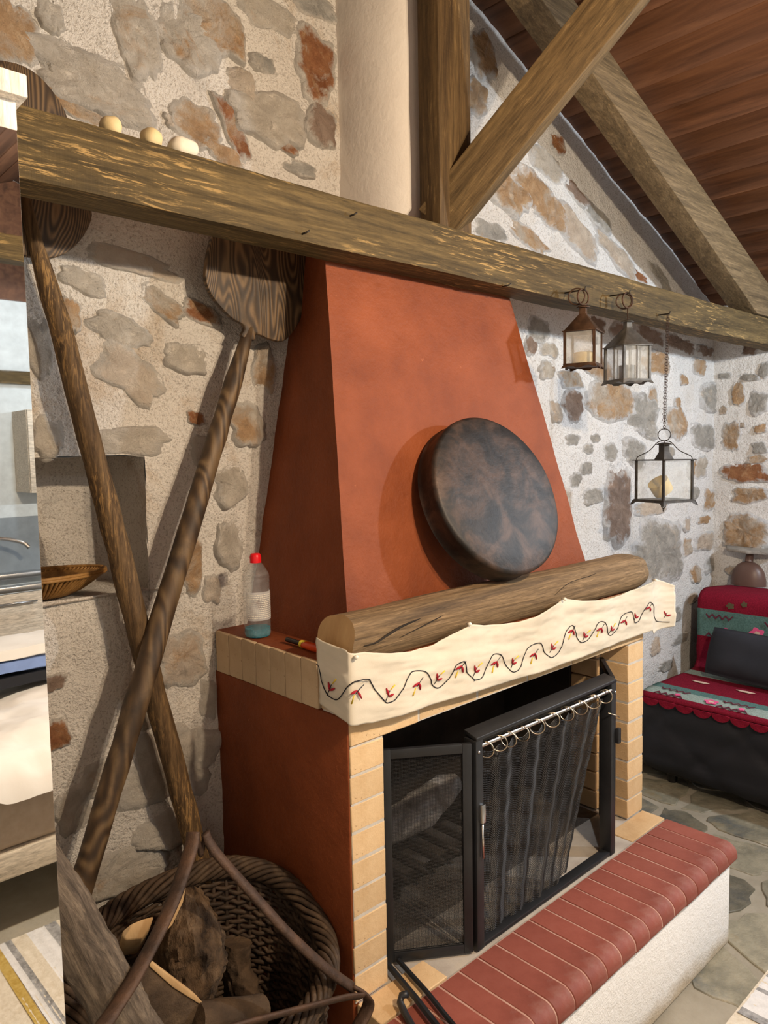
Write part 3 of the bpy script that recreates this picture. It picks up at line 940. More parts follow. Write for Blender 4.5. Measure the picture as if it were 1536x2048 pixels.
br_.matrix_basis = Mx
truss2 = empty('roof_truss', (RIDGE, -3.25, 2.58), 'second roof truss tie beam, seen only in the wardrobe mirror', 'truss')
long_beam(-3.30, -3.19, 2.585, 2.70, 'tie_beam', truss2)
MB().box((0.58, -3.29, 2.696), (0.72, -3.20, roof_z(0.6) - 0.02)).build('king_post', 'post_wood', truss2, bevel=0.006)

# ================================================================ fireplace
ZH, ZL, ZP, ZS, FW = 0.347, 0.977, 1.043, 1.160, 1.380
JA = 0.106
fp = empty('fireplace', (FW / 2, 0, 0), 'red plastered fireplace with tapering hood, tan brick jambs and raised hearth', 'fireplace')
# body
body = MB()
body.box((-0.004, 0.004, 0.0), (0.10, WY + 0.02, ZP))
body.box((FW - 0.10, 0.10, 0.0), (FW - 0.002, WY + 0.02, ZP))
body.box((0.10, 0.10, ZP - 0.02), (FW - 0.10, WY + 0.02, ZS - 0.02))
body_o = body.build('body', 'red_plaster', fp, bevel=0.005)
MB().box((0.004, 0.012, ZS - 0.006), (FW - 0.004, WY + 0.02, ZS + 0.0015)).build('shelf_top', 'red_plaster', fp, bevel=0.003)
# jambs
pit = (ZL - ZH) / 9
for x0, x1, jn in ((0.0, JA, 'jamb'), (FW - JA, FW, 'jamb')):
    jb = MB().box((x0 + 0.0015, 0.0015, ZH), (x1 - 0.0015, 0.215, ZL)).build(jn, 'joint', fp)
    for k in range(9):
        z = ZH + k * pit
        brick('brick', 'firebrick', (x0, 0.0, z + 0.003), (x1, 0.108, z + pit - 0.003), jb, 0.002)
        xi = 0.016 if x0 < 0.5 else -0.016
        brick('brick', 'firebrick', (x0 + xi, 0.114, z + 0.003), (x1 + xi, 0.222, z + pit - 0.003), jb, 0.003)
lin = MB().box((0.002, 0.0015, ZL + 0.003), (FW - 0.002, 0.10, ZS - 0.004)).build('lintel', 'joint', fp)
nb = 6
for k in range(nb):
    a = FW / nb
    brick('brick', 'firebrick', (k * a + 0.0015, 0.0, ZL + 0.002), ((k + 1) * a - 0.0015, 0.108, ZP - 0.002), lin, 0.003)
for k in range(20):
    a = FW / 20
    brick('brick', 'lintel_brick', (k * a + 0.002, 0.0, ZP + 0.002), ((k + 1) * a - 0.002, 0.108, ZS), lin, 0.003)
for k in range(7):
    y0 = 0.110 + k * 0.0672
    brick('brick', 'lintel_brick', (-0.005, y0 + 0.001, ZP), (0.06, y0 + 0.0662, ZS), lin, 0.002, 0.0006)
    brick('brick', 'lintel_brick', (FW - 0.06, y0 + 0.001, ZP), (FW, y0 + 0.0662, ZS), lin, 0.002, 0.0006)
# firebox
fb = MB()
fb.box((0.10, 0.52, 0.0), (FW - 0.10, 0.57, ZS - 0.02)).box((JA + 0.018, 0.22, ZH), (JA + 0.03, 0.53, ZS - .03)).box((FW - JA - 0.03, 0.22, ZH), (FW - JA - 0.018, 0.53, ZS - .03))
fb.box((0.10, 0.11, ZS - 0.06), (FW - 0.10, 0.53, ZS - 0.03))
fb.build('firebox', 'soot', fp)
# hearth: white plinth, cement bed, tan front course, red bullnose bricks
MB().box((0.008, -0.322, 0.0), (FW - 0.008, 0.10, 0.292)).box((0.10, 0.10, 0), (FW - .10, 0.52, 0.292)).build('plinth', 'white_render', fp, bevel=0.012, seg=3)
MB().box((0.012, -0.088, 0.29), (FW - 0.012, 0.52, ZH - 0.004)).build('hearth_floor', 'cement', fp, bevel=0.002)
MB().box((JA + 0.03, 0.10, ZH - 0.01), (FW - JA - 0.03, 0.52, ZH - 0.0005)).build('ash_bed', 'ash_floor', fp)
hr = MB().box((0.006, -0.300, 0.288), (FW - 0.006, -0.090, ZH - 0.02)).build('hearth_edge', 'red_joint', fp)
for k in range(6):
    a = FW / 6
    if k in (0, 5):
        brick('tan_brick', 'firebrick', (k * a + 0.002, -0.088, 0.30), ((k + 1) * a - 0.002, -0.002, ZH), hr, 0.002, 0.0005)
prof = [(-0.094, 0.291), (-0.094, ZH), (-0.300, ZH)]
for k in range(1, 7):
    a = math.pi / 2 * k / 6
    prof.append((-0.300 - 0.040 * math.sin(a), ZH - 0.034 + 0.034 * math.cos(a)))
prof += [(-0.341, 0.300), (-0.336, 0.291)]
pf = [(max(y, -0.0955) if y > -0.2 else y + 0.0016, z - 0.0016 if z > 0.30 else z) for y, z in prof]
MB().prism([(0.004, y, z) for y, z in pf], (FW - 0.008, 0, 0)).build('joint_fill', 'red_joint', hr)
x1 = FW
bull = None
while x1 > 0.02:
    x0 = max(0.0, x1 - 0.0745)
    if bull is None or x0 == 0.0:
        o = MB().prism([(x0 - x1 + 0.0018, y, z) for y, z in prof], (x1 - x0 - 0.0036, 0, 0)).build('hearth_brick', 'red_tile', hr, bevel=0.002, seg=1)
        o.location = (x1, 0, 0)
        bull = bull or o
    else:
        o = copy_obj(bull, hr, (x1, random.uniform(-0.0012, 0.0008), random.uniform(-0.0007, 0.0006)))
    x1 = x0
# hood
HB, HT = ZS - 0.004, 2.33


def hood_pt(fx, fz, face):
    t = fz
    z = HB + (HT - HB) * t
    xl_f, xr_f, y_f = 0.104 + (0.224 - 0.104) * t, 1.248 + (0.968 - 1.248) * t, 0.118 + (0.332 - 0.118) * t
    xl_b, xr_b = 0.104 + (0.350 - 0.104) * t, 1.248 + (0.90 - 1.248) * t
    if face == 'f':
        return (xl_f + (xr_f - xl_f) * fx, y_f, z)
    if face == 'l':
        return (xl_b + (xl_f - xl_b) * fx, (WY + 0.02) + (y_f - WY - 0.02) * fx, z)
    return (xr_f + (xr_b - xr_f) * fx, y_f + (WY + 0.02 - y_f) * fx, z)


V, F = [], []
NZ = 60
cols = [('l', i / 16) for i in range(16)] + [('f', i / 40) for i in range(41)] + [('r', (i + 1) / 16) for i in range(16)]
for j in range(NZ + 1):
    for fc, fx in cols:
        p = np.array(hood_pt(fx, j / NZ, fc))
        h = 0.004 * fbm(*p, 2.6) + 0.0016 * fbm(*p, 12)
        V.append(p + np.array((0, -h, 0)) if fc == 'f' else p + np.array((-h if fc == 'l' else h, 0, 0)))
nc = len(cols)
for j in range(NZ):
    for i in range(nc - 1):
        a = j * nc + i
        F.append((a, a + 1, a + nc + 1, a + nc))
F.append(tuple(NZ * nc + i for i in range(nc)))
MB().add(V, F).build('hood', 'red_plaster', fp, smooth=True, angle=0.6)
# round plastered flue
fl = []
for k in range(33):
    a = math.pi * k / 32
    fl.append((0.655 - 0.150 * math.copysign(abs(math.cos(a)) ** 0.75, math.cos(a)), WY + 0.03 - 0.300 * math.sin(a) ** 0.7 if 0 < k < 32 else WY + 0.05))
V, F = [], []
for j in range(30):
    z = 2.30 + (roof_z(0.65) + .03 - 2.30) * j / 29
    for x, y in fl:
        V.append((x + 0.004 * fbm(x, y, z, 4) + 0.02 * (1 - j / 29) * (-1 if x < .655 else 1) * 0.6, y + 0.004 * fbm(x, y, z + 9, 4), z))
for j in range(29):
    for i in range(32):
        a = j * 33 + i
        F.append((a, a + 1, a + 34, a + 33))
MB().add(V, F).build('flue', 'flue', fp, smooth=True)

# fire inside: grate, ashy log
gr = empty('fire_grate', (0.62, 0.33, ZH), 'black iron fire grate inside the firebox behind the mesh', 'grate')
for k in range(7):
    x = 0.38 + k * 0.075
    MB().tube([(x, 0.20, ZH + 0.06), (x, 0.47, ZH + 0.06)], 0.011, 8).build('bar', 'dark_tin', gr, smooth=True)
for y in (0.24, 0.43):
    MB().box((0.36, y - 0.008, ZH), (0.378, y + 0.008, ZH + 0.05)).box((0.36, y - 0.008, ZH + 0.035), (0.86, y + 0.008, ZH + 0.05)).box((0.842, y - 0.008, ZH), (0.86, y + 0.008, ZH + 0.05)).build('bearer', 'dark_tin', gr)
lg = MB().tube([(0.33 + 0.05 * k, 0.36 + 0.012 * math.sin(k), ZH + 0.125 + 0.006 * k) for k in range(10)], [0.035, 0.05, 0.055, 0.052, 0.05, 0.054, 0.055, 0.05, 0.046, 0.03], 14, wob=0.35)
tag(lg.build('burnt_log', 'ash', None, smooth=True), 'burnt log crusted with pale ash on the grate', 'log')

def spline(P, n=8):
    P = [np.array(p, float) for p in P]
    P = [2 * P[0] - P[1]] + P + [2 * P[-1] - P[-2]]
    out = []
    for i in range(1, len(P) - 2):
        a, b_, c_, d_ = P[i - 1], P[i], P[i + 1], P[i + 2]
        for t in np.linspace(0, 1, n, endpoint=False):
            out.append(0.5 * ((2 * b_) + (-a + c_) * t + (2 * a - 5 * b_ + 4 * c_ - d_) * t * t + (-a + 3 * b_ - 3 * c_ + d_) * t ** 3))
    out.append(P[-2])
    return out


# ================================================================ mantel log, cloth, pan
V, F = [], []
nlg = 60
for i in range(nlg + 1):
    x = 0.000 + 1.425 * i / nlg
    for k in range(24):
        a = 2 * math.pi * k / 24
        r = 0.068 * (1 + 0.06 * math.sin(a * 3 + x * 2)) * (1 - 0.25 * max(0, (x - 1.30) / 0.125) ** 2) * (1.0 + 0.05 * fbm(x, math.cos(a), math.sin(a), 1.8))
        yy, zz = r * math.cos(a), r * math.sin(a)
        if i == 0:
            pass
        zz = max(zz, -0.056)
        r2 = 1 + 0.06 * mn.noise(Vector((x * 3, math.cos(a) * 2, math.sin(a) * 2)))
        gr_ = 0.006 if abs(((a - 2.9) + 0.25 * math.sin(x * 2.3)) % (2 * math.pi) - 0.15) < 0.12 and x < 0.85 else 0
        V.append((x + (0.02 * (zz + .05) / .1 if i == 0 else 0), 0.056 + (yy * r2) * (1 - gr_ * 8), ZS + 0.057 + zz * r2 * (1 - gr_ * 8)))
for i in range(nlg):
    for k in range(24):
        F.append((i * 24 + k, i * 24 + (k + 1) % 24, (i + 1) * 24 + (k + 1) % 24, (i + 1) * 24 + k))
F += [tuple(range(24)), tuple(nlg * 24 + k for k in range(24))]
log = MB().add(V, F).build('mantel_log', 'mantel_wood', None, smooth=True, angle=0.8)
log.data.materials.append(MT['split_wood'])
for p_ in log.data.polygons:
    if len(p_.vertices) > 4 and p_.center.x < 0.2:
        p_.material_index = 1


def crack(pl, r):
    Q = []
    for u, v in pl:
        # nearest point of the log's round front under that pixel
        d_ = ray(u, v)
        best = None
        for t in np.linspace(1.2, 3.2, 900):
            p_ = CAM + d_ * t
            if math.hypot(p_[1] - 0.056, p_[2] - ZS - 0.057) < 0.0665:
                best = p_
                break
        if best is not None:
            Q.append(best)
    if len(Q) > 2:
        sp2 = spline(Q, 6)
        n_ = len(sp2)
        MB().tube(sp2, [r * (0.3 + 0.7 * math.sin(math.pi * i / (n_ - 1))) for i in range(n_)], 6).build('crack', 'soot', log, smooth=True)


tag(log, 'rough brown hewn log lying along the fireplace shelf', 'log')

crack([(728, 1292), (752, 1285), (775, 1270), (805, 1252), (850, 1232), (890, 1208)], 0.0030)
crack([(706, 1262), (745, 1254), (780, 1243), (815, 1236)], 0.0016)
crack([(800, 1275), (850, 1250), (905, 1222), (960, 1205)], 0.0015)
crack([(1110, 1190), (1140, 1165), (1185, 1150), (1220, 1132)], 0.0014)
CY = -0.024
top_px = [(700, 1300), (740, 1304), (775, 1305), (820, 1302), (862, 1290), (900, 1268), (938, 1247), (965, 1250), (1000, 1248), (1035, 1243), (1065, 1232), (1098, 1212), (1128, 1197), (1160, 1201), (1205, 1199), (1240, 1190), (1275, 1174), (1310, 1158)]
bot_px = [(700, 1446), (740, 1444), (800, 1428), (900, 1396), (1000, 1366), (1100, 1335), (1200, 1299), (1284, 1266)]
tp = [hit(u, v, 'y', CY) for u, v in top_px]
bp = [hit(u, v, 'y', CY) for u, v in bot_px]
tx, tz = np.array([p[0] for p in tp]), np.array([p[2] for p in tp])
bx_, bz_ = np.array([p[0] for p in bp]), np.array([p[2] for p in bp])


FLAP = hit(1318, 1262, 'y', CY)[2]


def cloth_pt(s_, t):
    """s_: metres along (negative wraps the corner), t 0 bottom .. 1 top"""
    x = s_
    zt = float(np.interp(x, tx, tz))
    zb = float(np.interp(x, bx_, bz_))
    if x < 0.0:
        q = min(1, -x / 0.112)
        zt = tz[0] + 0.012 * q * q
        zb = bz_[0] + 0.018 * q ** 1.2
    if x > 1.385:
        q = (x - 1.385) / 0.14
        zt = float(np.interp(1.41, tx, tz)) - 0.035 * q * q
        zb = FLAP + 0.006 * q
    z = zb + (zt - zb) * t
    wr = 0.0045 * fbm(x, 0.2, z * 2.2 - x * 0.4, 7) + 0.0045 * fbm(x * 0.5, 2.2, z * 3.0 + 0.35 * x, 9)
    if x < 0.0:
        return (-0.020 + wr, CY - x + 0.0, z)
    rnd = 0.018
    if x < rnd:
        a = (x / rnd) * math.pi / 2
        return (-0.020 + rnd * (1 - math.cos(a)), CY + 0.0 - rnd * (math.sin(a)) * 0.35, z)
    y = CY - 0.006 + wr - 0.004 * math.sin(x * 20) * t
    if x > 1.385:
        y -= 0.10 * (x - 1.385) - 0.02 * math.sin((x - 1.385) * 22)
    return (x, y, z)


ss_ = np.concatenate([np.linspace(-0.112, 0.0, 16), np.linspace(0.004, 1.53, 240)])
V, F = [], []
nt_ = 40
for s_ in ss_:
    for j in range(nt_ + 1):
        V.append(cloth_pt(s_, j / nt_))
for i in range(len(ss_) - 1):
    for j in range(nt_):
        a = i * (nt_ + 1) + j
        F.append((a, a + nt_ + 1, a + nt_ + 2, a + 1))
cloth = MB().add(V, F).build('mantel_cloth', 'linen', None, smooth=True)
sm = cloth.modifiers.new('thick', 'SOLIDIFY')
sm.thickness = 0.0015
tag(cloth, 'cream linen mantel cloth embroidered with a wavy vine, pinned along the log', 'cloth')
path = [(620 + x / 4.518, 1240 + y / 4.518) for x, y in [(60, 398), (85, 430), (110, 560), (155, 660), (200, 700), (250, 717), (290, 690), (350, 600), (430, 545), (490, 525), (530, 545), (590, 640), (660, 730), (690, 740), (750, 715), (800, 650), (840, 590), (880, 510), (920, 465), (1020, 460), (1070, 510), (1110, 590), (1160, 615), (1210, 580), (1270, 500), (1300, 410), (1360, 368), (1385, 390), (1410, 470), (1470, 535)]]
path += [(940 + x / 3.657, 1100 + y / 3.657) for x, y in [(20, 948), (90, 920), (150, 775), (220, 765), (260, 830), (305, 890), (370, 850), (420, 720), (505, 678), (545, 750), (595, 785), (650, 740), (690, 610), (745, 550), (775, 620), (810, 675), (870, 640), (920, 535), (975, 530), (1010, 620), (1060, 595), (1110, 490), (1180, 452), (1200, 530), (1240, 500), (1290, 390), (1330, 400), (1370, 515), (1460, 525)]]


def on_cloth(u, v):
    p = hit(u, v, 'y', CY - 0.006)
    if p[0] < 0.0:
        p = hit(u, v, 'x', -0.020)
        s_ = CY - p[1]
        q = np.array(cloth_pt(max(-0.112, min(-0.0005, s_)), 0.5))
        return np.array((q[0] - 0.0022, p[1], p[2]))
    zt, zb = cloth_pt(p[0], 1)[2], cloth_pt(p[0], 0)[2]
    q = cloth_pt(p[0], (p[2] - zb) / (zt - zb))
    if p[0] < 0.03:
        return np.array((p[0] - 0.010 * (0.03 - p[0]) / 0.03, q[1] - 0.0085, p[2]))
    return np.array((p[0], q[1] - 0.0028, p[2]))


# smooth the stitched line
pp = []
P = [path[0]] + path + [path[-1]]
for i in range(1, len(P) - 2):
    for t in np.linspace(0, 1, 7)[:-1]:
        a, b_, c_, d_ = [np.array(P[i + k]) for k in (-1, 0, 1, 2)]
        pp.append(0.5 * ((2 * b_) + (-a + c_) * t + (2 * a - 5 * b_ + 4 * c_ - d_) * t * t + (-a + 3 * b_ - 3 * c_ + d_) * t ** 3))
MB().tube([on_cloth(*q) for q in pp], 0.0013, 5).build('vine_stitch', 'thread_black', cloth, smooth=True)
fl6 = [(195, 600, 1), (425, 650, -1), (700, 650, 1), (960, 585, -1), (1155, 515, 1), (1340, 430, -1), (1490, 440, 1)]
fl8 = [(45, 870, 1), (185, 830, -1), (320, 815, 1), (465, 770, -1), (600, 705, 1), (735, 595, -1), (838, 620, 1), (940, 580, -1), (1027, 570, 1), (1125, 525, -1), (1210, 480, 1), (1295, 425, -1), (1437, 465, 1)]
flw = [(620 + x / 4.518, 1240 + y / 4.518, s_) for x, y, s_ in fl6] + [(940 + x / 3.657, 1100 + y / 3.657, s_) for x, y, s_ in fl8[1:]]
for u, v, s_ in flw:
    k = max(0.5, 1 - (u - 650) / 1400)
    if s_ > 0:
        segs = [((-2, 8), (-5, -9)), ((-2, 8), (9, 3))]
        yel, stem = ((4, -6), (13, -16)), ((-8, 18), (2, -4))
    else:
        segs = [((3, -6), (-11, 4)), ((3, -6), (9, 11))]
        yel, stem = ((-3, 6), (-9, 24)), ((12, -18), (-1, 4))
    for (a, b_) in segs:
        A, B = on_cloth(u + a[0] * k, v + a[1] * k), on_cloth(u + b_[0] * k, v + b_[1] * k)
        MB().tube([A, (A + B) / 2 + np.array((0, -0.001, 0)), B], [0.0012, 0.0034, 0.0014], 6).build('petal_stitch', 'thread_red', cloth, smooth=True)
    if u < 1240:
        A, B = on_cloth(u + yel[0][0] * k, v + yel[0][1] * k), on_cloth(u + yel[1][0] * k, v + yel[1][1] * k)
        MB().tube([A, B], [0.0012, 0.0022], 5).build('stamen_stitch', 'thread_yellow', cloth, smooth=True)
    A, B = on_cloth(u + stem[0][0] * k, v + stem[0][1] * k), on_cloth(u + stem[1][0] * k, v + stem[1][1] * k)
    MB().tube([A, B], 0.001, 5).build('stem_stitch', 'thread_black', cloth, smooth=True)
for u, v in ((711, 1314), (938, 1248), (1128, 1198), (1310, 1160)):
    p = hit(u, v, 'y', CY - 0.012)
    o = MB().lathe([(0.0, 0.008), (0.0038, 0.0075), (0.0055, 0.004), (0.0045, 0.0), (0.002, -0.006), (0.002, -0.012)][::-1], p, 14, axis=(-0.3, -1, 0.1)).build('push_pin', 'pin_white', cloth, smooth=True)

# blackened round baking pan leaning on the hood
pc, pr_, lean, pyaw, pth = np.array((0.634, 0.054, 1.538)), 0.244, 0.396, -0.079, 0.072
n0 = np.array((math.sin(pyaw), -math.cos(pyaw), 0))
nrm = n0 * math.cos(lean) + np.array((0, 0, 1)) * math.sin(lean)
prof = [(0.0, 0.003), (0.06, 0.0028), (0.12, 0.002), (0.18, 0.0008), (0.232, -0.001), (0.2385, -0.0035), (0.2425, -0.008), (0.2435, -0.014), (0.2415, -0.03), (0.2400, -0.05), (0.2420, -0.066), (0.2450, -0.072), (0.2380, -0.0735), (0.2365, -0.05), (0.234, -0.012), (0.0, -0.008)]
pan = MB().lathe(prof[::-1], pc, 96, axis=nrm)
pan.v = [tuple(np.array(p) + 0.0022 * np.array(nrm) * fbm(p[0], p[1], p[2], 5)) for p in pan.v]
pan = pan.build('baking_pan', 'pan', None, smooth=True, angle=0.7)
tag(pan, 'large round blackened baking pan leaning on the red hood', 'pan')

# ================================================================ bottle, lighter
bc = (0.040, 0.431, ZS + 0.0015)
bt_ = empty('bottle', bc, 'clear plastic bottle with red cap and a little blue liquid on the fireplace shelf', 'bottle')
pr = [(0.0, 0.002), (0.030, 0.002), (0.0355, 0.006), (0.0365, 0.012)]
z = 0.016
while z < 0.165:
    pr += [(0.0365, z), (0.0352, z + 0.003)] if (z < 0.045 or z > 0.120) else [(0.0362, z), (0.0362, z + 0.003)]
    z += 0.0062
pr += [(0.0365, 0.168), (0.034, 0.176), (0.022, 0.196), (0.0135, 0.206), (0.0125, 0.212)]
MB().lathe(pr, bc, 32).build('body', 'clear_plastic', bt_, smooth=True)
MB().lathe([(0.0, 0.003), (0.033, 0.003), (0.0352, 0.012), (0.0348, 0.026), (0.0, 0.026)], bc, 28).build('liquid', 'blue_liquid', bt_, smooth=True, angle=0.6)
lb = MB()
for k in range(17):
    a0 = math.radians(-175 + k * 10)
    a1 = a0 + math.radians(10)
    lb.add([(bc[0] + 0.0368 * math.cos(a), bc[1] + 0.0368 * math.sin(a), bc[2] + h) for a, h in ((a0, 0.050), (a1, 0.050), (a1, 0.128), (a0, 0.128))], [(0, 1, 2, 3)])
MB_l = lb.build('label_film', 'print_film', bt_, smooth=True)
pt_ = MB()
for r_ in range(13):
    zz = 0.056 + r_ * 0.0053
    a = math.radians(-165)
    while a < math.radians(-25):
        da = random.uniform(0.03, 0.16)
        pt_.add([(bc[0] + 0.0372 * math.cos(q), bc[1] + 0.0372 * math.sin(q), bc[2] + h) for q, h in ((a, zz), (a + da, zz), (a + da, zz + 0.0022), (a, zz + 0.0022))], [(0, 1, 2, 3)])
        a += da + random.uniform(0.02, 0.05)
pt_.build('printed_text', 'pin_white', bt_)
MB().lathe([(0.0155, 0.205), (0.0155, 0.222), (0.0135, 0.228), (0.0115, 0.230), (0.0, 0.231)], bc, 24).build('cap', 'cap_red', bt_, smooth=True, angle=0.8)

LA, LB = np.array((0.048, 0.305, ZS + 0.0125)), np.array((0.046, 0.138, ZS + 0.0125))
lt = empty('lighter', tuple(LA), 'orange gas lighter with black nozzle lying on the fireplace shelf', 'lighter')
MB().tube([LA, LA + (LB - LA) * 0.40], 0.0065, 12).build('nozzle', 'black_plastic', lt, smooth=True, angle=0.7)
MB().tube([LA + (LB - LA) * 0.38, LA + (LB - LA) * 0.50], [0.0095, 0.0105], 14).build('collar', 'lighter_yellow', lt, smooth=True, angle=0.7)
MB().tube([LA + (LB - LA) * t for t in (0.46, 0.50, 0.7, 0.9, 0.98, 1.0)], [0.0105, 0.0112, 0.0120, 0.0122, 0.011, 0.007], 14, flat=(0.85, 1.2)).build('handle', 'lighter_orange', lt, smooth=True)

# ================================================================ fire screen
SX0, SX1, SY = 0.352, 1.046, -0.072
scr = empty('fire_screen', ((SX0 + SX1) / 2, SY, ZH), 'black folding fire screen with chain mesh curtain standing in the fireplace opening', 'fire screen')
tk = 0.028
ZT = 0.917
for x in (SX0, SX1 - tk):
    MB().box((x, SY - 0.012, ZH), (x + tk, SY + 0.030, ZT)).build('post', 'black_metal', scr, bevel=0.002)
MB().box((SX0 + tk, SY - 0.010, ZH), (SX1 - tk, SY + 0.022, ZH + 0.012)).build('bottom_rail', 'black_metal', scr, bevel=0.002)
MB().prism([(SX0, SY - 0.014, ZT - 0.002), (SX0, SY - 0.014, ZT + 0.008), (SX0 + 0.006, SY + 0.034, ZT + 0.018), (SX0 + 0.006, SY + 0.034, ZT + 0.006)], (SX1 - SX0, 0, 0)).build('top_rail', 'black_metal', scr, bevel=0.002)
MB().box((SX0 + 0.02, SY + 0.016, ZT - 0.030), (SX1 - 0.02, SY + 0.022, ZT + 0.004)).build('back_rail', 'black_metal', scr, bevel=0.001)
RZ = 0.893
rod = MB().tube([(SX0 + 0.024, SY - 0.006, RZ + 0.004), (SX1 - 0.026, SY - 0.006, RZ)], 0.0070, 14).build('rod', 'chrome', scr, smooth=True, angle=0.7)
rings_x = [0.395, 0.452, 0.492, 0.552, 0.622, 0.696, 0.770, 0.842, 0.915, 0.985]
r0 = None
for k, x in enumerate(rings_x):
    nr = (math.cos(0.5 + 0.25 * math.sin(k * 2.1)), math.sin(0.5 + 0.3 * math.sin(k * 1.7)), 0)
    MB().ring((x, SY - 0.008, RZ - 0.011), 0.0215, 0.0019, nr, 22, 6).build('curtain_ring', 'brass_ring', scr, smooth=True)


def wire_sheet(name, fn, nu, nv, th, parent):
    V, F = [], []
    for i in range(nu + 1):
        for j in range(nv + 1):
            V.append(fn(i / nu, j / nv))
    for i in range(nu):
        for j in range(nv):
            a = i * (nv + 1) + j
            F.append((a, a + nv + 1, a + nv + 2, a + 1))
    o = MB().add(V, F).build(name, 'mesh_wire', parent)
    md = o.modifiers.new('wire', 'WIREFRAME')
    md.thickness = th
    md.use_even_offset = False
    md.use_boundary = True
    return o


def curtain(a, b_):
    zt, zb = RZ - 0.026, ZH + 0.010
    z = zb + (zt - zb) * b_
    xl = SX0 + 0.034
    xr_b, xr_t = 0.800, 1.005
    q = b_ ** 1.1
    xr = xr_b + (xr_t - xr_b) * q
    aa = max(0.0, a + 0.004 * math.sin(40 * b_))
    x = xl + (xr - xl) * (aa ** 0.93)
    fold = 0.0045 * math.sin(a * 2 * math.pi * 9) * (0.15 + 0.85 * a * a) + 0.005 * math.sin(a * 2 * math.pi * 4.3 + 1)
    z -= 0.008 * abs(math.sin(a * math.pi * 9)) * (b_ > 0.85) * (b_ - 0.85) / 0.15
    z += 0.004 * math.sin(a * 60)
    return (x, SY + 0.012 + fold, z + (1 - b_) * 0.05 * max(0, a - 0.75) * 4 * 0.3)


wire_sheet('mesh_curtain', curtain, 120, 104, 0.0021, scr)


def wing(p0, p1, zb, zt, nm):
    p0, p1 = np.array(p0), np.array(p1)
    wd = empty(nm, (p0[0], p0[1], zb), parent=scr)
    L = np.linalg.norm(p1 - p0)
    dr = (p1 - p0) / L
    nn = np.array((-dr[1], dr[0]))
    fw = 0.024

    def bar(a0, a1, z0, z1):
        c4 = [p0 + dr * a0 - nn * 0.007, p0 + dr * a1 - nn * 0.007, p0 + dr * a1 + nn * 0.007, p0 + dr * a0 + nn * 0.007]
        MB().prism([(q[0], q[1], z0) for q in c4], (0, 0, z1 - z0)).build('stile', 'black_metal', wd, bevel=0.0015)
    bar(0, fw, zb, zt)
    bar(L - fw, L, zb, zt)
    bar(fw, L - fw, zb, zb + fw)
    bar(fw, L - fw, zt - fw, zt)
    wire_sheet('mesh_panel', lambda a, b_: (*(p0 + dr * (fw + (L - 2 * fw) * a)), zb + fw + (zt - zb - 2 * fw) * b_), 60, 150, 0.0014, wd)
    return wd


wing((0.150, 0.058), (0.343, -0.074), ZH + 0.004, ZT - 0.004, 'side_panel')
wing((1.055, -0.066), (1.235, 0.082), ZH + 0.004, ZT + 0.010, 'side_panel')
MB().tube([(SX0 + 0.018, SY - 0.016, 0.690), (SX0 + 0.018, SY - 0.018, 0.600)], 0.0032, 8).build('latch_pull', 'chrome', scr, smooth=True)
MB().box((SX0 + 0.010, SY - 0.022, 0.695), (SX0 + 0.026, SY - 0.010, 0.745)).build('latch', 'steel', scr, bevel=0.002)
MB().tube([(1.000, SY - 0.01, 0.825), (1.03, SY - 0.022, 0.812), (1.052, SY - 0.02, 0.800)], 0.0018, 6).build('chain_hook', 'brass_ring', scr, smooth=True)
MB().box((1.042, SY - 0.024, 0.715), (1.058, SY - 0.012, 0.765)).build('latch', 'black_metal', scr, bevel=0.002)
for x in (SX0 + 0.01, SX1 - 0.01):
    MB().lathe([(0.0, 0.004), (0.004, 0.003), (0.005, 0.0)][::-1], (x, SY - 0.012, 0.885), 10, axis=(0, -1, 0)).build('screw', 'steel', scr, smooth=True)

# fire tongs lying over the hearth edge
tg = empty('fire_tongs', (0.12, -0.05, ZH + 0.005), 'black iron fire tongs lying across the near end of the red brick hearth', 'tongs')
MB().tube([(0.140, 0.036, ZH + 0.012), (0.105, -0.10, ZH + 0.013), (0.066, -0.235, ZH + 0.013), (0.03, -0.36, ZH + 0.012), (0.01, -0.42, ZH + 0.014)], 0.0085, 6).build('arm', 'black_metal', tg, smooth=True, angle=0.6)
MB().tube([(0.172, 0.030, ZH + 0.010), (0.142, -0.10, ZH + 0.010), (0.106, -0.225, ZH + 0.010), (0.098, -0.255, ZH + 0.009), (0.10, -0.29, ZH + 0.009), (0.085, -0.36, ZH + 0.01), (0.06, -0.42, ZH + 0.01)], 0.0068, 6).build('arm', 'black_metal', tg, smooth=True, angle=0.6)
MB().tube([(0.085, -0.090, ZH + 0.030), (0.078, -0.078, ZH + 0.024), (0.068, -0.082, ZH + 0.014), (0.055, -0.112, ZH + 0.010), (0.032, -0.17, ZH + 0.010), (0.005, -0.24, ZH + 0.010)], 0.0085, 8).build('hook', 'black_metal', tg, smooth=True)

# ================================================================ bread peels


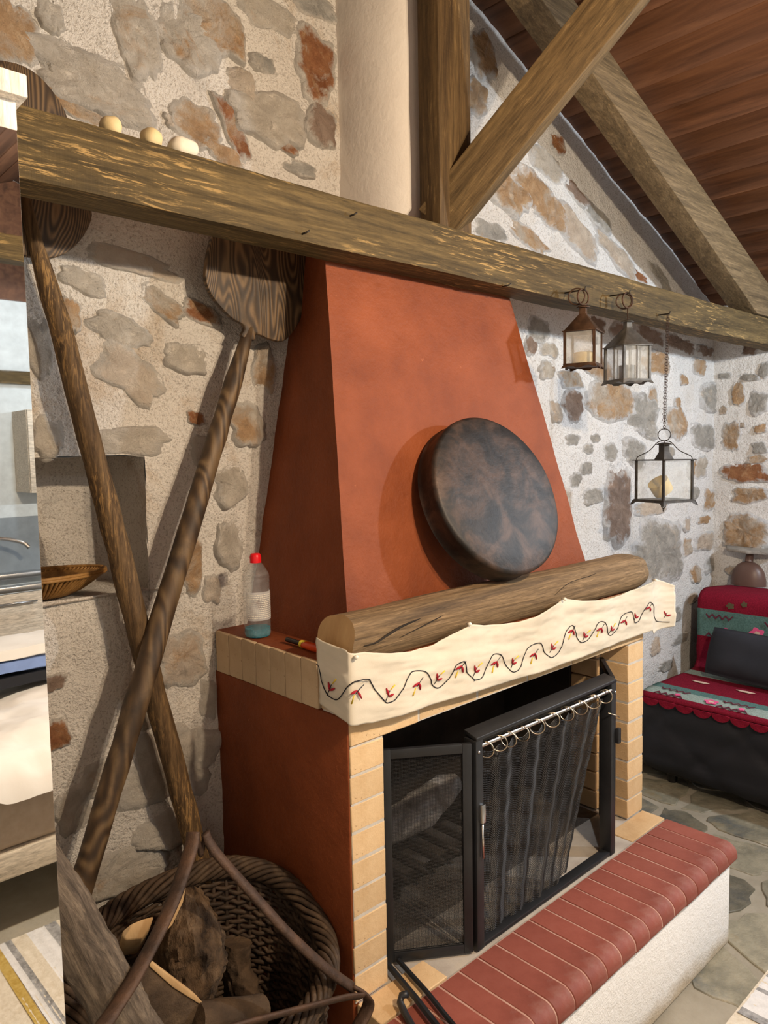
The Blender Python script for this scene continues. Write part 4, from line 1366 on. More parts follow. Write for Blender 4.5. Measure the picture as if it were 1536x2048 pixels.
def peel(label, head_px, neck, foot, ya, yb, hy, gap, lam, hm='peel_wood'):
    """ya + yb*z is the plane of the handle; head outline from pixels on a parallel plane"""
    n_ = (0, 1, -yb)
    A, B = hit(*neck, n_, ya), hit(*foot, n_, ya)
    dv = (B - A) / np.linalg.norm(B - A)
    t_end = (0.01 - A[2]) / dv[2]
    E_ = A + dv * t_end
    e_ = empty('bread_peel', tuple(E_), label, 'peel')
    pts, rad = [], []
    N = 40
    for i in range(N + 1):
        t = t_end * i / N
        p = A + dv * (t - (gap if i == 0 else 0))
        s1 = 0.006 * fbm(0.3 + lam, 0.1, p[2], 1.6)
        pts.append(p + np.array((s1, 0, 0)))
        rad.append((0.0235 + 0.006 * min(1, i / 14) - 0.004 * (i > N - 3)) * min(1, 0.55 + i * 0.16))
    MB().tube(pts, rad, 14, wob=0.10).build('handle', hm, e_, smooth=True)
    poly = [hit(u, v, n_, ya + hy) for u, v in head_px]
    # smooth outline
    Q = []
    n = len(poly)
    for i in range(n):
        a, b_, c_, d_ = poly[i - 1], poly[i], poly[(i + 1) % n], poly[(i + 2) % n]
        for t in (0, .25, .5, .75):
            Q.append(0.5 * ((2 * b_) + (-a + c_) * t + (2 * a - 5 * b_ + 4 * c_ - d_) * t * t + (-a + 3 * b_ - 3 * c_ + d_) * t ** 3))
    MB().prism([tuple(q) for q in Q], (0, 0.018, 0)).build('blade', 'blade_wood', e_, bevel=0.005, seg=2)
    return e_


peel('dark wooden bread peel with flame-grained blade, leaning beside the red hood', [(484, 672), (490, 652), (462, 634), (428, 596), (412, 560), (414, 520), (426, 470), (450, 425), (500, 405), (560, 405), (610, 425), (640, 470), (640, 525), (625, 580), (608, 626), (590, 660), (568, 682), (540, 678), (514, 668), (510, 680)], (499, 655), (157, 1790), 0.40, 0.045, -0.012, 0.0, 0.0, 'handle_wood')
peel('worn wooden bread peel with split blade, crossing behind its twin next to the mirror wardrobe', [(98, 516), (150, 493), (184, 440), (178, 395), (155, 300), (128, 215), (78, 150), (20, 122), (-50, 125), (-100, 190), (-95, 330), (-40, 440), (20, 500)], (62, 440), (388, 1690), 0.470, 0.020, 0.010, 0.10, 3.0)

# ================================================================ pebbles on the beam
for (u0, u1, vt, lab, mm) in ((197, 246, 233, 'yellowish egg-shaped pebble on the roof beam, farthest from the flue', 'pebble_yellow'), (280, 326, 257, 'square-ish yellow pebble between two others on the roof beam', 'pebble_yellow'), (333, 398, 276, 'long whitish pebble on the roof beam beside the tan wall stone', 'pebble_white')):
    a, b_ = hit(u0, vt + 20, 'y', 0.225), hit(u1, vt + 20, 'y', 0.225)
    tp_ = hit((u0 + u1) / 2, vt, 'y', 0.225)
    hw = (b_[0] - a[0]) / 2 * 0.82
    hh = (tp_[2] - BZ1) / 2
    mb = MB()
    V, F = [], []
    for i in range(9):
        ph = math.pi * i / 8
        for k in range(16):
            th = 2 * math.pi * k / 16
            q = Vector((math.sin(ph) * math.cos(th), math.sin(ph) * math.sin(th), math.cos(ph)))
            r = 1 + 0.16 * mn.noise(q * 1.3 + Vector((u0, 0, 0)))
            sq = lambda t_: math.copysign(abs(t_) ** 0.8, t_)
            V.append(((a[0] + b_[0]) / 2 + hw * sq(q.x) * r, 0.228 + 0.026 * sq(q.y) * r, BZ1 + hh + hh * sq(q.z) * min(r, 1.05)))
    for i in range(8):
        for k in range(16):
            F.append((i * 16 + k, i * 16 + (k + 1) % 16, (i + 1) * 16 + (k + 1) % 16, (i + 1) * 16 + k))
    tag(mb.add(V, F).build('pebble', mm, None, smooth=True), lab, 'pebble', 'pebbles on the roof beam')

# ================================================================ wicker bowl in the niche
bw_ = empty('wicker_bowl', (-0.465, 0.665, NZ0), 'golden brown woven straw bowl standing in the wall niche', 'bowl')
bm_ = MB()
nb_ = 84
for k in range(nb_):
    a = 2 * math.pi * k / nb_
    pts = []
    for t in np.linspace(0, 1, 6):
        r = 0.085 + 0.085 * t ** 0.75
        pts.append((-0.465 + r * math.cos(a) * 1.05, 0.665 + r * math.sin(a) * 0.62, NZ0 + 0.004 + 0.050 * t))
    bm_.tube(pts, 0.0042, 5, cap=False)
bm_.build('side_stalks', 'straw', bw_, smooth=True, kind='stuff')
rm = MB()
for zz in (0.052, 0.058):
    rm.tube([(-0.465 + 0.172 * math.cos(2 * math.pi * k / 48) * 1.05, 0.665 + 0.172 * math.sin(2 * math.pi * k / 48) * 0.62, NZ0 + zz) for k in range(49)], 0.0045, 6)
rm.build('rim', 'straw', bw_, smooth=True)
MB().lathe([(0.0, 0.006), (0.09, 0.006), (0.16, 0.05), (0.158, 0.05), (0.088, 0.009), (0, 0.009)], (-0.465, 0.665, NZ0), 36, sx=1.05, sy=0.62).build('lining', 'straw', bw_, smooth=True)

# ================================================================ basket of logs
BC = np.array((-0.305, 0.150))
RA, RB = 0.285, 0.205
SLP = 0.45


def rim_pt(a, f=1.0, z_add=0.0, drop=0.0):
    ca, sa = math.cos(a), math.sin(a)
    x = BC[0] + RA * f * math.copysign(abs(ca) ** 0.82, ca)
    y = BC[1] + RB * f * math.copysign(abs(sa) ** 0.82, sa)
    z = 0.455 + SLP * (BC[1] + RB * math.copysign(abs(sa) ** 0.82, sa)) + z_add
    return np.array((x, y, z))


bk = empty('log_basket', (BC[0], BC[1], 0), 'dark brown wicker log basket between the fireplace and the mirror wardrobe', 'basket')


def bask(a, t):
    """t 0 floor .. 1 rim"""
    p = rim_pt(a, 0.72 + 0.28 * t ** 0.7)
    return np.array((p[0], p[1], 0.012 + (p[2] - 0.012) * t))


NA = 96
for r_ in range(46):
    t = 0.02 + 0.95 * r_ / 45
    pts = []
    for k in range(NA + 1):
        a = 2 * math.pi * k / NA
        p = bask(a, t)
        off = 0.0055 * math.cos(k * math.pi / 2 + (r_ % 2) * math.pi)
        dv = np.array((p[0] - BC[0], p[1] - BC[1], 0))
        dv /= np.linalg.norm(dv)
        pts.append(p + dv * off + np.array((0, 0, 0.003 * math.sin(k * 1.9 + r_ * 2.3))))
    MB().tube(pts, 0.0060, 5, cap=False).build('weaver', 'wicker', bk, smooth=True)
for k in range(48):
    a = 2 * math.pi * k / 48
    MB().tube([bask(a, t) for t in np.linspace(0, 1, 7)], 0.0055, 5).build('stake', 'wicker', bk, smooth=True)
# plaited rim
for s_ in range(9):
    pts = []
    for k in range(241):
        a = 2 * math.pi * k / 240
        tw = a * 7 + s_ * 2 * math.pi / 9
        p = rim_pt(a, 1.0, 0.008)
        dv = np.array((p[0] - BC[0], p[1] - BC[1], 0))
        dv /= np.linalg.norm(dv)
        pts.append(p + dv * 0.021 * math.cos(tw) + np.array((0, 0, 0.021 * math.sin(tw))))
    MB().tube(pts, 0.0068, 6, cap=False).build('rim_strand', 'wicker', bk, smooth=True)


def log_thing(name, pts, rad, seg, m, label, wob=0.15, endm=None, angle=0.9, bark=0.0):
    if bark:
        ti = np.linspace(0, len(pts) - 1, 44)
        pts = [np.array([np.interp(t, range(len(pts)), [p_[k] for p_ in pts]) for k in range(3)]) for t in ti]
        rad = list(np.interp(ti, range(len(rad)), rad)) if not isinstance(rad, float) else [rad] * 44
        seg = 44
    o = MB().tube(pts, rad, seg, wob=wob, bark=bark).build(name, m, None, smooth=True, angle=angle)
    if endm:
        o.data.materials.append(MT[endm])
        for p_ in o.data.polygons:
            if len(p_.vertices) > 4:
                p_.material_index = 1
    d_ = Vector(pts[-1] - pts[0]).normalized()
    Rq = Vector((0, 0, 1)).rotation_difference(d_).to_matrix().to_4x4()
    Mx = Matrix.Translation(Vector(pts[0])) @ Rq
    o.data.transform(Mx.inverted())
    o.matrix_world = Mx
    tag(o, label, 'log', 'firewood in the basket')
    return o


# weathered grey log leaning over the rim
A, B = hit(72, 1725, 'y', 0.02), hit(290, 2100, 'y', -0.02)
log_thing('grey_log', [A + (B - A) * t for t in np.linspace(-0.1, 1.1, 16)], [0.036, 0.041, 0.044, 0.045, 0.045, 0.046, 0.046, 0.047, 0.046, 0.046, 0.047, 0.046, 0.046, 0.045, 0.044, 0.04], 16, 'grey_wood', 'weathered grey log leaning over the basket rim by the mirror', 0.10, bark=0.0030)
# big bark log
A, B = hit(372, 1785, 'y', 0.23), hit(385, 1985, 'y', 0.14)
ax = (B - A) / np.linalg.norm(B - A)
bl = [A + ax * t for t in np.linspace(-0.01, 0.24, 14)]
o = log_thing('bark_log', bl, [0.018, 0.034, 0.046, 0.056, 0.064, 0.070, 0.074, 0.075, 0.074, 0.070, 0.063, 0.054, 0.044, 0.03], 30, 'bark', 'thick rough-barked log upright in the basket', 0.2, bark=0.010)
sf = [hit(u, v, 'y', 0.165) for u, v in ((372, 1763), (362, 1768), (352, 1800), (332, 1845), (308, 1880), (312, 1885), (345, 1850), (366, 1805), (371, 1780))]
q_ = MB().prism([tuple(q) for q in sf], (0.01, 0.02, 0)).build('split_face', 'split_wood', o, bevel=0.002)
q_.matrix_parent_inverse = o.matrix_world.inverted()
# pale split end behind
sp_ = [hit(u, v, 'y', 0.20) for u, v in ((245, 1862), (243, 1874), (252, 1881), (285, 1877), (300, 1855), (308, 1832), (285, 1838), (262, 1848))]
o = MB().prism([tuple(q) for q in sp_], (0.03, 0.10, -0.10)).build('split_log', 'split_wood', None, bevel=0.004)
tag(o, 'pale split log end showing behind the bark log', 'log', 'firewood in the basket')
# dark plank with pale edge
pl_ = [hit(u, v, 'y', 0.06) for u, v in ((288, 1912), (300, 1920), (350, 1958), (392, 1990), (408, 2008), (396, 2006), (345, 1974), (300, 1934))]
dk = [hit(u, v, 'y', 0.06) for u, v in ((296, 1928), (345, 1972), (404, 2008), (380, 2060), (300, 2090), (230, 2060), (262, 1960))]
o = MB().prism([tuple(q) for q in dk], (0.02, 0.05, -0.02)).build('split_plank', 'dark_log', None, bevel=0.004)
MB().prism([tuple(q - np.array((0, 0.003, 0))) for q in pl_], (0, 0.02, 0)).build('pale_edge', 'split_wood', o, bevel=0.002)
tag(o, 'dark split plank with pale freshly broken edge in the basket', 'log', 'firewood in the basket')
# forked stump
A = hit(474, 1885, 'y', 0.20)
log_thing('stump', spline([A, hit(470, 1930, 'y', 0.195), hit(480, 1985, 'y', 0.18), hit(478, 2030, 'y', 0.16)], 5), [0.033] * 4 + [0.033, 0.034, 0.035, 0.036, 0.038, 0.040, 0.043, 0.045, 0.044, 0.04, 0.036, 0.03], 16, 'dark_log', 'forked brown stump standing upright in the basket', 0.2, bark=0.004)
A, B = hit(390, 2040, 'y', 0.055), hit(520, 2022, 'y', 0.07)
log_thing('round_log', [A + (B - A) * t for t in np.linspace(0, 1, 8)], 0.034, 16, 'dark_log', 'smooth dark round log lying low in the basket', 0.06)

# rusty iron trivet frame resting on the basket
ir = empty('iron_tripod', tuple(hit(735, 1990, 'y', -0.06)), 'rusty wrought iron tripod frame lying across the log basket', 'tripod')
p1 = spline([hit(386, 1664, 'y', 0.10), hit(383, 1690, 'y', 0.09), hit(372, 1728, 'y', 0.07), hit(340, 1815, 'y', 0.02), hit(296, 1905, 'y', -0.03), hit(250, 1985, 'y', -0.07), hit(200, 2060, 'y', -0.11)], 6)
MB().tube(p1, 0.0125, 8, wob=0.08, flat=(1.25, 0.6), up=(0.6, -0.75, 0.2)).build('leg', 'rust_iron', ir, smooth=True)
p2 = spline([hit(411, 1666, 'y', 0.10), hit(418, 1684, 'y', 0.095), hit(440, 1715, 'y', 0.08), hit(500, 1782, 'y', 0.04), hit(575, 1865, 'y', -0.01), hit(650, 1935, 'y', -0.04), hit(705, 1975, 'y', -0.055)], 6)
MB().tube(p2, 0.0120, 8, wob=0.06, flat=(0.7, 1.2), up=(0.6, -0.75, 0.2)).build('leg', 'rust_iron', ir, smooth=True)
p3 = spline([hit(702, 1972, 'y', -0.055), hit(724, 1984, 'y', -0.06), hit(737, 2000, 'y', -0.06), hit(733, 2022, 'y', -0.06), hit(712, 2060, 'y', -0.06)], 6)
MB().tube(p3, 0.013, 8, flat=(1.3, 0.45), up=(0, -1, 0.2)).build('foot', 'rust_iron', ir, smooth=True)
p4 = spline([hit(722, 1992, 'y', -0.065), hit(690, 1995, 'y', -0.07), hit(630, 2010, 'y', -0.08), hit(560, 2028, 'y', -0.09), hit(470, 2052, 'y', -0.10), hit(420, 2070, 'y', -0.10)], 6)
MB().tube(p4, 0.0140, 8, flat=(1.2, 0.45), up=(0, -0.7, 0.7)).build('band', 'rust_iron', ir, smooth=True)
p5 = spline([hit(392, 1668, 'y', 0.10), hit(398, 1690, 'y', 0.10), hit(402, 1710, 'y', 0.10), hit(406, 1690, 'y', 0.10), hit(411, 1670, 'y', 0.10)], 5)
MB().tube(p5, 0.0055, 8).build('hinge_link', 'rust_iron', ir, smooth=True)

# ================================================================ lanterns


def lantern(label, cx, cy, z0, hb, wb, wt, hr_, neck, rot, m, gm, group=None, scallop=True, cap=None, ring=None, mull=False, rw_=1.08):
    e_ = empty('lantern', (cx, cy, z0), label, 'lantern', group)
    R = Matrix.Rotation(rot, 3, 'Z')

    def W(x, y, z):
        return tuple(R @ Vector((x, y, 0)) + Vector((cx, cy, z0 + z)))

    def pbox(x0, y0, z0_, x1, y1, z1_):
        return [W(x, y, z) for z in (z0_, z1_) for x, y in ((x0, y0), (x1, y0), (x1, y1), (x0, y1))]
    BF = [(3, 2, 1, 0), (4, 5, 6, 7), (0, 1, 5, 4), (1, 2, 6, 5), (2, 3, 7, 6), (3, 0, 4, 7)]
    h = wb / 2
    MB().add(pbox(-h * 1.1, -h * 1.1, 0.0, h * 1.1, h * 1.1, 0.008), BF).build('base', m, e_, bevel=0.001)
    # skirt with feet on each side
    for k in range(4):
        Rk = Matrix.Rotation(k * math.pi / 2, 3, 'Z')
        prof_ = [(-1.22, -0.16), (-1.08, -0.16), (-0.72, -0.03), (-0.38, -0.06), (-0.2, -0.16), (0.2, -0.16), (0.38, -0.06), (0.72, -0.03), (1.08, -0.16), (1.22, -0.16), (1.12, 0.03), (-1.12, 0.03)]
        if not scallop:
            prof_ = [(-1.24, -0.20), (-1.10, -0.20), (-0.86, -0.04), (0.86, -0.04), (1.10, -0.20), (1.24, -0.20), (1.14, 0.06), (-1.14, 0.06)]
        poly = []
        for a, b_ in prof_:
            q = Rk @ Vector((a * h, -h * (1.12 - 0.5 * min(0, b_)), 0))
            poly.append(W(q.x, q.y, b_ * h * 1.0))
        nn = R @ (Rk @ Vector((0, 0.002, 0)))
        MB().prism(poly, nn).build('skirt', m, e_)
    pw = 0.0042
    for sx in (-1, 1):
        for sy in (-1, 1):
            MB().add([W(*(np.array((sx * h, sy * h)) + np.array(d_) * pw), z) for z, kk in ((0.006, 1), (hb, 1)) for d_ in ((-1, -1), (1, -1), (1, 1), (-1, 1))], BF).build('corner_post', m, e_)
    for k in range(4):
        Rk = Matrix.Rotation(k * math.pi / 2, 3, 'Z')
        P4 = []
        for a, z in ((-h, 0.008), (h, 0.008), (h, hb), (-h, hb)):
            q = Rk @ Vector((a, -h, 0))
            P4.append(W(q.x, q.y, z))
        nn = R @ (Rk @ Vector((0, 0.0012, 0)))
        MB().prism(P4, nn).build('pane', gm, e_)
        if mull:
            q0, q1 = Rk @ Vector((0, -h - 0.002, 0)), None
            MB().tube([W(q0.x, q0.y, 0.006), W(q0.x, q0.y, hb)], 0.0024, 6).build('mullion', m, e_)
    # eave plate, roof, neck
    MB().add(pbox(-h * 1.16, -h * 1.16, hb, h * 1.16, h * 1.16, hb + 0.004), BF).build('eave', m, e_, bevel=0.001)
    n2 = neck / 2
    V = [W(x * h * rw_, y * h * rw_, hb + 0.004) for x, y in ((-1, -1), (1, -1), (1, 1), (-1, 1))] + [W(x * n2, y * n2, hb + hr_) for x, y in ((-1, -1), (1, -1), (1, 1), (-1, 1))] + [W(x * n2, y * n2, hb + hr_ + neck * 1.1) for x, y in ((-1, -1), (1, -1), (1, 1), (-1, 1))]
    F = [(3, 2, 1, 0)]
    for b0 in (0, 4):
        F += [(b0 + i, b0 + (i + 1) % 4, b0 + 4 + (i + 1) % 4, b0 + 4 + i) for i in range(4)]
    F.append((8, 9, 10, 11))
    MB().add(V, F).build('roof', m, e_, bevel=0.001, seg=1)
    zt_ = hb + hr_ + neck * 1.1
    MB().lathe([(0.0, 0.006), (neck * 0.6, 0.004), (neck * 1.05, -0.002), (neck * 1.05, -0.004), (0, -0.002)][::-1], W(0, 0, zt_), 16).build('cap', m, e_, smooth=True, angle=0.5)
    return e_, W, zt_


# rusty square lantern
p = hit(1166, 733, 'y', 0.118)
l1, W1, z1 = lantern('rust brown square lantern with candle hanging from the beam next to the hood', p[0], 0.118, p[2], 0.113, 0.098, 0.1, 0.062, 0.022, math.radians(18), 'rust_tin', 'dusty_glass', 'square tin lanterns hanging on the beam')
ctr = Vector(W1(0, 0, 0))
MB().lathe([(0.0, 0.0), (0.032, 0.0), (0.032, 0.035), (0.028, 0.038), (0.0, 0.034)], ctr + Vector((0, 0, 0.009)), 20).build('candle', 'wax', l1, smooth=True, angle=0.7)
rz = z1 + 0.006
rc = Vector(W1(0, 0, rz)) + Vector((0, 0, 0.026))
MB().ring(rc, 0.026, 0.0032, (0.2, 1, 0), 28, 8).ring(rc + Vector((-0.008, 0.02, 0.004)), 0.027, 0.0028, (0.9, 0.5, 0), 28, 8).build('hanging_ring', 'rust_tin', l1, smooth=True)
nail(rc + Vector((0, 0, 0.024)))
hp_ = Vector(W1(0, 0, 0.09)) + Vector((0.062, -0.012, 0))
MB().box(hp_ - Vector((0.012, 0.008, 0.012)), hp_ + Vector((0.012, 0.008, 0.012))).build('door_latch', 'dark_tin', l1, bevel=0.002)
# grey square lantern
p = hit(1254, 764, 'y', 0.118)
l2, W2, z2 = lantern('grey tin square lantern with barred panes hanging between the rusty and the chained lantern', p[0], 0.118, p[2], 0.125, 0.110, 0.1, 0.070, 0.022, math.radians(66), 'grey_tin', 'dusty_glass', 'square tin lanterns hanging on the beam', mull=True)
ctr = Vector(W2(0, 0, 0))
MB().lathe([(0.0, 0.0), (0.030, 0.0), (0.030, 0.05), (0.0, 0.05)], ctr + Vector((0, 0, 0.009)), 20).build('candle', 'black_plastic', l2, smooth=True, angle=0.7)
rc = Vector(W2(0, 0, z2)) + Vector((0, 0, 0.075))
MB().ring(rc, 0.027, 0.003, (0.2, 1, 0), 28, 8).ring(rc + Vector((0.006, 0.018, 0.0)), 0.027, 0.0026, (0.8, 0.6, 0), 28, 8).tube([Vector(W2(0, 0, z2)), rc + Vector((0, 0, -0.027))], 0.0022, 6).build('hanging_ring', 'rust_tin', l2, smooth=True)
nail(rc + Vector((0, 0, 0.025)))
# chained clear lantern
HK = hit(1336, 628, 'y', 0.150)
p = hit(1326, 1002, 'y', 0.150)
l3, W3, z3 = lantern('black framed clear glass lantern with tilted candle hanging low on a long chain', HK[0] - 0.02, 0.150, p[2], 0.165, 0.150, 0.15, 0.034, 0.030, math.radians(71), 'dark_tin', 'clear_plastic', None, scallop=False, rw_=0.36)
cA, cB = Vector(W3(0.0, 0.0, 0.038)), Vector(W3(0.0, 0.032, 0.080))
MB().tube([cA, cB], [0.040, 0.042], 24).build('candle', 'wax', l3, smooth=True, angle=0.7)
for k in range(4):
    a = math.pi / 4 + k * math.pi / 2
    c_, s_ = math.cos(a) * 1.414, math.sin(a) * 1.414
    MB().tube(spline([W3(0.075 * c_, 0.075 * s_, 0.169), W3(0.070 * c_, 0.070 * s_, 0.182), W3(0.040 * c_, 0.040 * s_, 0.205), W3(0.018 * c_, 0.018 * s_, 0.238), W3(0.004, 0.0, 0.244)], 5), 0.002, 6).build('wire_stay', 'dark_tin', l3, smooth=True)
top = Vector(W3(0, 0, z3))
rcz = top + Vector((0, 0, 0.036))
MB().ring(rcz, 0.024, 0.0018, (-0.88, -0.46, 0), 30, 6).build('top_ring', 'dark_tin', l3, smooth=True)
MB().ring(Vector(W3(0, 0, -0.022)), 0.008, 0.0018, (-0.88, -0.46, 0), 14, 6).ring(Vector(W3(0, 0, -0.036)), 0.007, 0.0016, (0.2, -0.9, 0), 14, 6).build('bottom_ring', 'dark_tin', l3, smooth=True)
hk = Vector(HK)
nail(hk)
ch = MB()
seglen = 0.011
for sgn in (-1, 1):
    a_, b_ = hk + Vector((0.004 * sgn, 0.0, -0.004)), rcz + Vector((0.006 * sgn, 0, 0.055))
    n_l = int((b_ - a_).length / seglen)
    for k in range(n_l):
        c0 = a_ + (b_ - a_) * ((k + 0.5) / n_l)
        ch.ring(c0, 0.0058, 0.0011, (1, 0, 0) if k % 2 else (0, 1, 0), 8, 4)
for k in range(5):
    ch.ring(rcz + Vector((0, 0, 0.024 + 0.008 * k)), 0.0055, 0.0012, (1, 0, 0) if k % 2 else (0, 1, 0), 8, 4)
ch.build('chain', 'rust_tin', l3, smooth=True)

# ================================================================ sofa
SFX, SFY = 2.30, 0.50
SYE = -1.30
so = empty('sofa', (2.75, -0.40, 0), 'low sofa under a black quilted cover at the white wall', 'sofa')
MB().box((SFX + 0.06, SYE, 0.05), (3.20, SFY - 0.03, 0.16)).build('base', 'black_plastic', so, bevel=0.01)
for y in (SFY - 0.12, SYE + 0.1):
    MB().lathe([(0.022, 0.0), (0.026, 0.05)], (SFX + 0.11, y, 0), 14).build('foot', 'black_plastic', so)
# quilted cover: grid front + top
V, F = [], []
prof = [(SFX + 0.035, 0.060), (SFX + 0.015, 0.09)] + [(SFX + 0.004 * math.sin(k), 0.12 + 0.29 * k / 14) for k in range(15)] + [(SFX + 0.008, 0.43), (SFX + 0.03, 0.446)] + [(SFX + 0.03 + 0.70 * k / 20, 0.448) for k in range(1, 21)]
yy = np.arange(SFY, SYE, -0.02)
for y in yy:
    for k, (x, z) in enumerate(prof):
        s_ = (z if z < 0.44 else 0.44 + (x - SFX))
        q1, q2 = math.sin((y * 1.0 + s_ * 1.1) * 8), math.sin((y * 1.0 - s_ * 1.1) * 8)
        puff = 0.016 * (min(1, abs(q1) * 2.2) ** 0.6 + min(1, abs(q2) * 2.2) ** 0.6 - 2) + 0.004 * fbm(x, y, z, 6)
        edge = 0.02 * max(0, 1 - abs(y - SFY) / 0.04) ** 2
        V.append((x - (puff if z < 0.44 else 0) + (edge if z < .44 else 0), y, z + (puff if z >= 0.44 else 0.012 * math.sin(y * 5) * (1 - min(1, (z - .06) / .08) if z < .14 else 0))))
m_ = len(prof)
for i in range(len(yy) - 1):
    for k in range(m_ - 1):
        F.append((i * m_ + k, i * m_ + k + 1, (i + 1) * m_ + k + 1, (i + 1) * m_ + k))
F.append(tuple(range(m_)))
MB().add(V, F).build('quilted_cover', 'black_cloth', so, smooth=True, angle=1.2)
MB().box((2.92, SYE, 0.16), (3.20, SFY, 0.86)).build('backrest', 'black_cloth', so, bevel=0.05, seg=4)
# throw
tw = [(SFX - 0.006, 0.440), (SFX + 0.006, 0.456), (SFX + 0.05, 0.464), (SFX + 0.20, 0.466), (SFX + 0.40, 0.466), (SFX + 0.56, 0.468), (2.895, 0.500), (2.895, 0.58), (2.897, 0.70), (2.899, 0.80), (2.905, 0.845), (2.93, 0.872), (2.98, 0.884), (3.08, 0.884), (3.19, 0.880)]
dist_ = [0]
for a, b_ in zip(tw[:-1], tw[1:]):
    dist_.append(dist_[-1] + math.hypot(b_[0] - a[0], b_[1] - a[1]))
tot = dist_[-1]
smp = np.linspace(0, tot, 70)
sx_, sz_ = np.interp(smp, dist_, [q[0] for q in tw]), np.interp(smp, dist_, [q[1] for q in tw])
yv = np.arange(SFY - 0.015, SYE, -0.02)
V, F, UV = [], [], []
for i, y in enumerate(yv):
    for k in range(70):
        wv_ = 0.004 * fbm(smp[k], y, 2.0, 5)
        yo = 0.02 * fbm(smp[k], 0, 0, 3) if i == 0 else 0
        nx_, nz_ = (-1, 0) if 0.48 < sz_[k] < 0.83 else (0, 1)
        pull = 0.05 * max(0, (smp[k] / tot - 0.86) / 0.14) if i < 6 else 0
        V.append((sx_[k] + nx_ * abs(wv_), y + yo - pull * (6 - i) / 6 * 1.4, sz_[k] + nz_ * abs(wv_) - 0.02 * pull))
        UV.append((y, smp[k] / tot))
for i in range(len(yv) - 1):
    for k in range(69):
        F.append((i * 70 + k, i * 70 + k + 1, (i + 1) * 70 + k + 1, (i + 1) * 70 + k))
th_ = MB().add(V, F).build('throw', 'throw_weave', None, smooth=True)
uvl = th_.data.uv_layers.new(name='UVMap')
for lp in th_.data.loops:
    uvl.data[lp.index].uv = UV[lp.vertex_index]
tag(th_, 'wine red and teal striped woven throw with flowers spread over the sofa', 'throw')
md = th_.modifiers.new('thick', 'SOLIDIFY')
md.thickness = 0.003
md.offset = -1


def on_throw(y, s_, out=0.004):
    x, z = float(np.interp(s_ * tot, dist_, [q[0] for q in tw])), float(np.interp(s_ * tot, dist_, [q[1] for q in tw]))
    x2, z2 = float(np.interp(s_ * tot + .01, dist_, [q[0] for q in tw])), float(np.interp(s_ * tot + .01, dist_, [q[1] for q in tw]))
    t = np.array((x2 - x, z2 - z))
    t /= np.linalg.norm(t)
    n_ = np.array((-t[1], t[0]))
    o_ = out + 0.0035
    return np.array((x + n_[0] * o_, y, z + n_[1] * o_))


def motif(name, m, y, s_, shape, r):
    """little woven motif lying on the throw; shape = polar outline in (y, s) metres"""
    pts = [on_throw(y + r * a, s_ + r * b_ / tot) for a, b_ in shape]
    nn = on_throw(y, s_, 0.0) - on_throw(y, s_, 0.002)
    MB().prism([tuple(q) for q in pts], tuple(nn)).build(name, m, th_)


rose = [(math.cos(t) * (1 + .18 * math.cos(5 * t)), .8 * math.sin(t) * (1 + .18 * math.cos(5 * t))) for t in np.linspace(0, 2 * math.pi, 20, endpoint=False)]
chev = [(-1, 1), (-0.7, 1.1), (0.2, 0.1), (1, 1.0), (1.2, 0.7), (0.2, -0.5)]
for base, wdt in ((0.657, 1.0), (0.065, 0.6)):
    for j in range(7):
        y = 0.27 - j * 0.30
        motif('rose_motif', 'wool_pink', y - 0.10, base - 0.01, rose, 0.035 * (0.6 + .4 * wdt))
        motif('rose_heart', 'wool_cream', y - 0.10, base - 0.01, rose, 0.014)
        motif('bud_motif', 'wool_pink', y + 0.06, base - 0.015, rose, 0.013)
        for k in range(4):
            motif('leaf_motif', 'wool_wine', y + 0.145 - 0.035 * k, base + 0.03 * wdt, chev, 0.018)
            motif('leaf_motif', 'wool_wine', y + 0.145 - 0.035 * k, base - 0.042 * wdt, [(a, -b_) for a, b_ in chev], 0.018)
for j in range(7):
    y = 0.36 - j * 0.22
    motif('flower_motif', 'wool_cream', y, 0.574, rose, 0.020)
    motif('flower_motif', 'wool_cream', y - 0.10, 0.551, [(-1, .2), (-.6, -.6), (.8, -.5), (1.2, .1), (.7, .3), (.5, .8), (.1, .3), (-.2, .8), (-.5, .3)], 0.026)
    motif('flower_motif', 'wool_cream', y - 0.03, 0.25, [(-1.4, .2), (-.6, -.4), (.8, -.3), (1.6, .1), (.7, .3), (-.2, .4)], 0.03)
    motif('leaf_motif', 'wool_olive', y - 0.05, 0.744, rose, 0.020)
    motif('leaf_motif', 'wool_olive', y - 0.12, 0.756, rose, 0.015)
    motif('leaf_motif', 'wool_olive', y + 0.02, 0.515, rose, 0.022)
# crochet scallops on the hem
sc_pts = [(-1.0, 0.0)] + [(-math.cos(math.pi * k / 12), -math.sin(math.pi * k / 12) * 0.8) for k in range(1, 12)] + [(1.0, 0.0)]
y = SFY - 0.02
s0 = None
while y > SYE + 0.1:
    if s0 is None:
        s0 = MB().prism([(SFX - 0.009, 0.0435 * a, 0.0435 * b_) for a, b_ in sc_pts], (-0.005, 0, 0)).build('crochet_scallop', 'crochet', th_, bevel=0.0015, seg=1)
        s0.location = (0, y - 0.04, 0.440)
        o = s0
    else:
        o = copy_obj(s0, th_, (0, y - 0.04, 0.440 + random.uniform(-.002, .002)))
    for r in (0.030, 0.018):
        q = MB().tube([(SFX - 0.0155, r * math.cos(math.pi + math.pi * k / 10), r * 0.8 * math.sin(math.pi + math.pi * k / 10)) for k in range(11)], 0.0028, 5).build('crochet_row', 'crochet', o, smooth=True) if False else None
    y -= 0.085
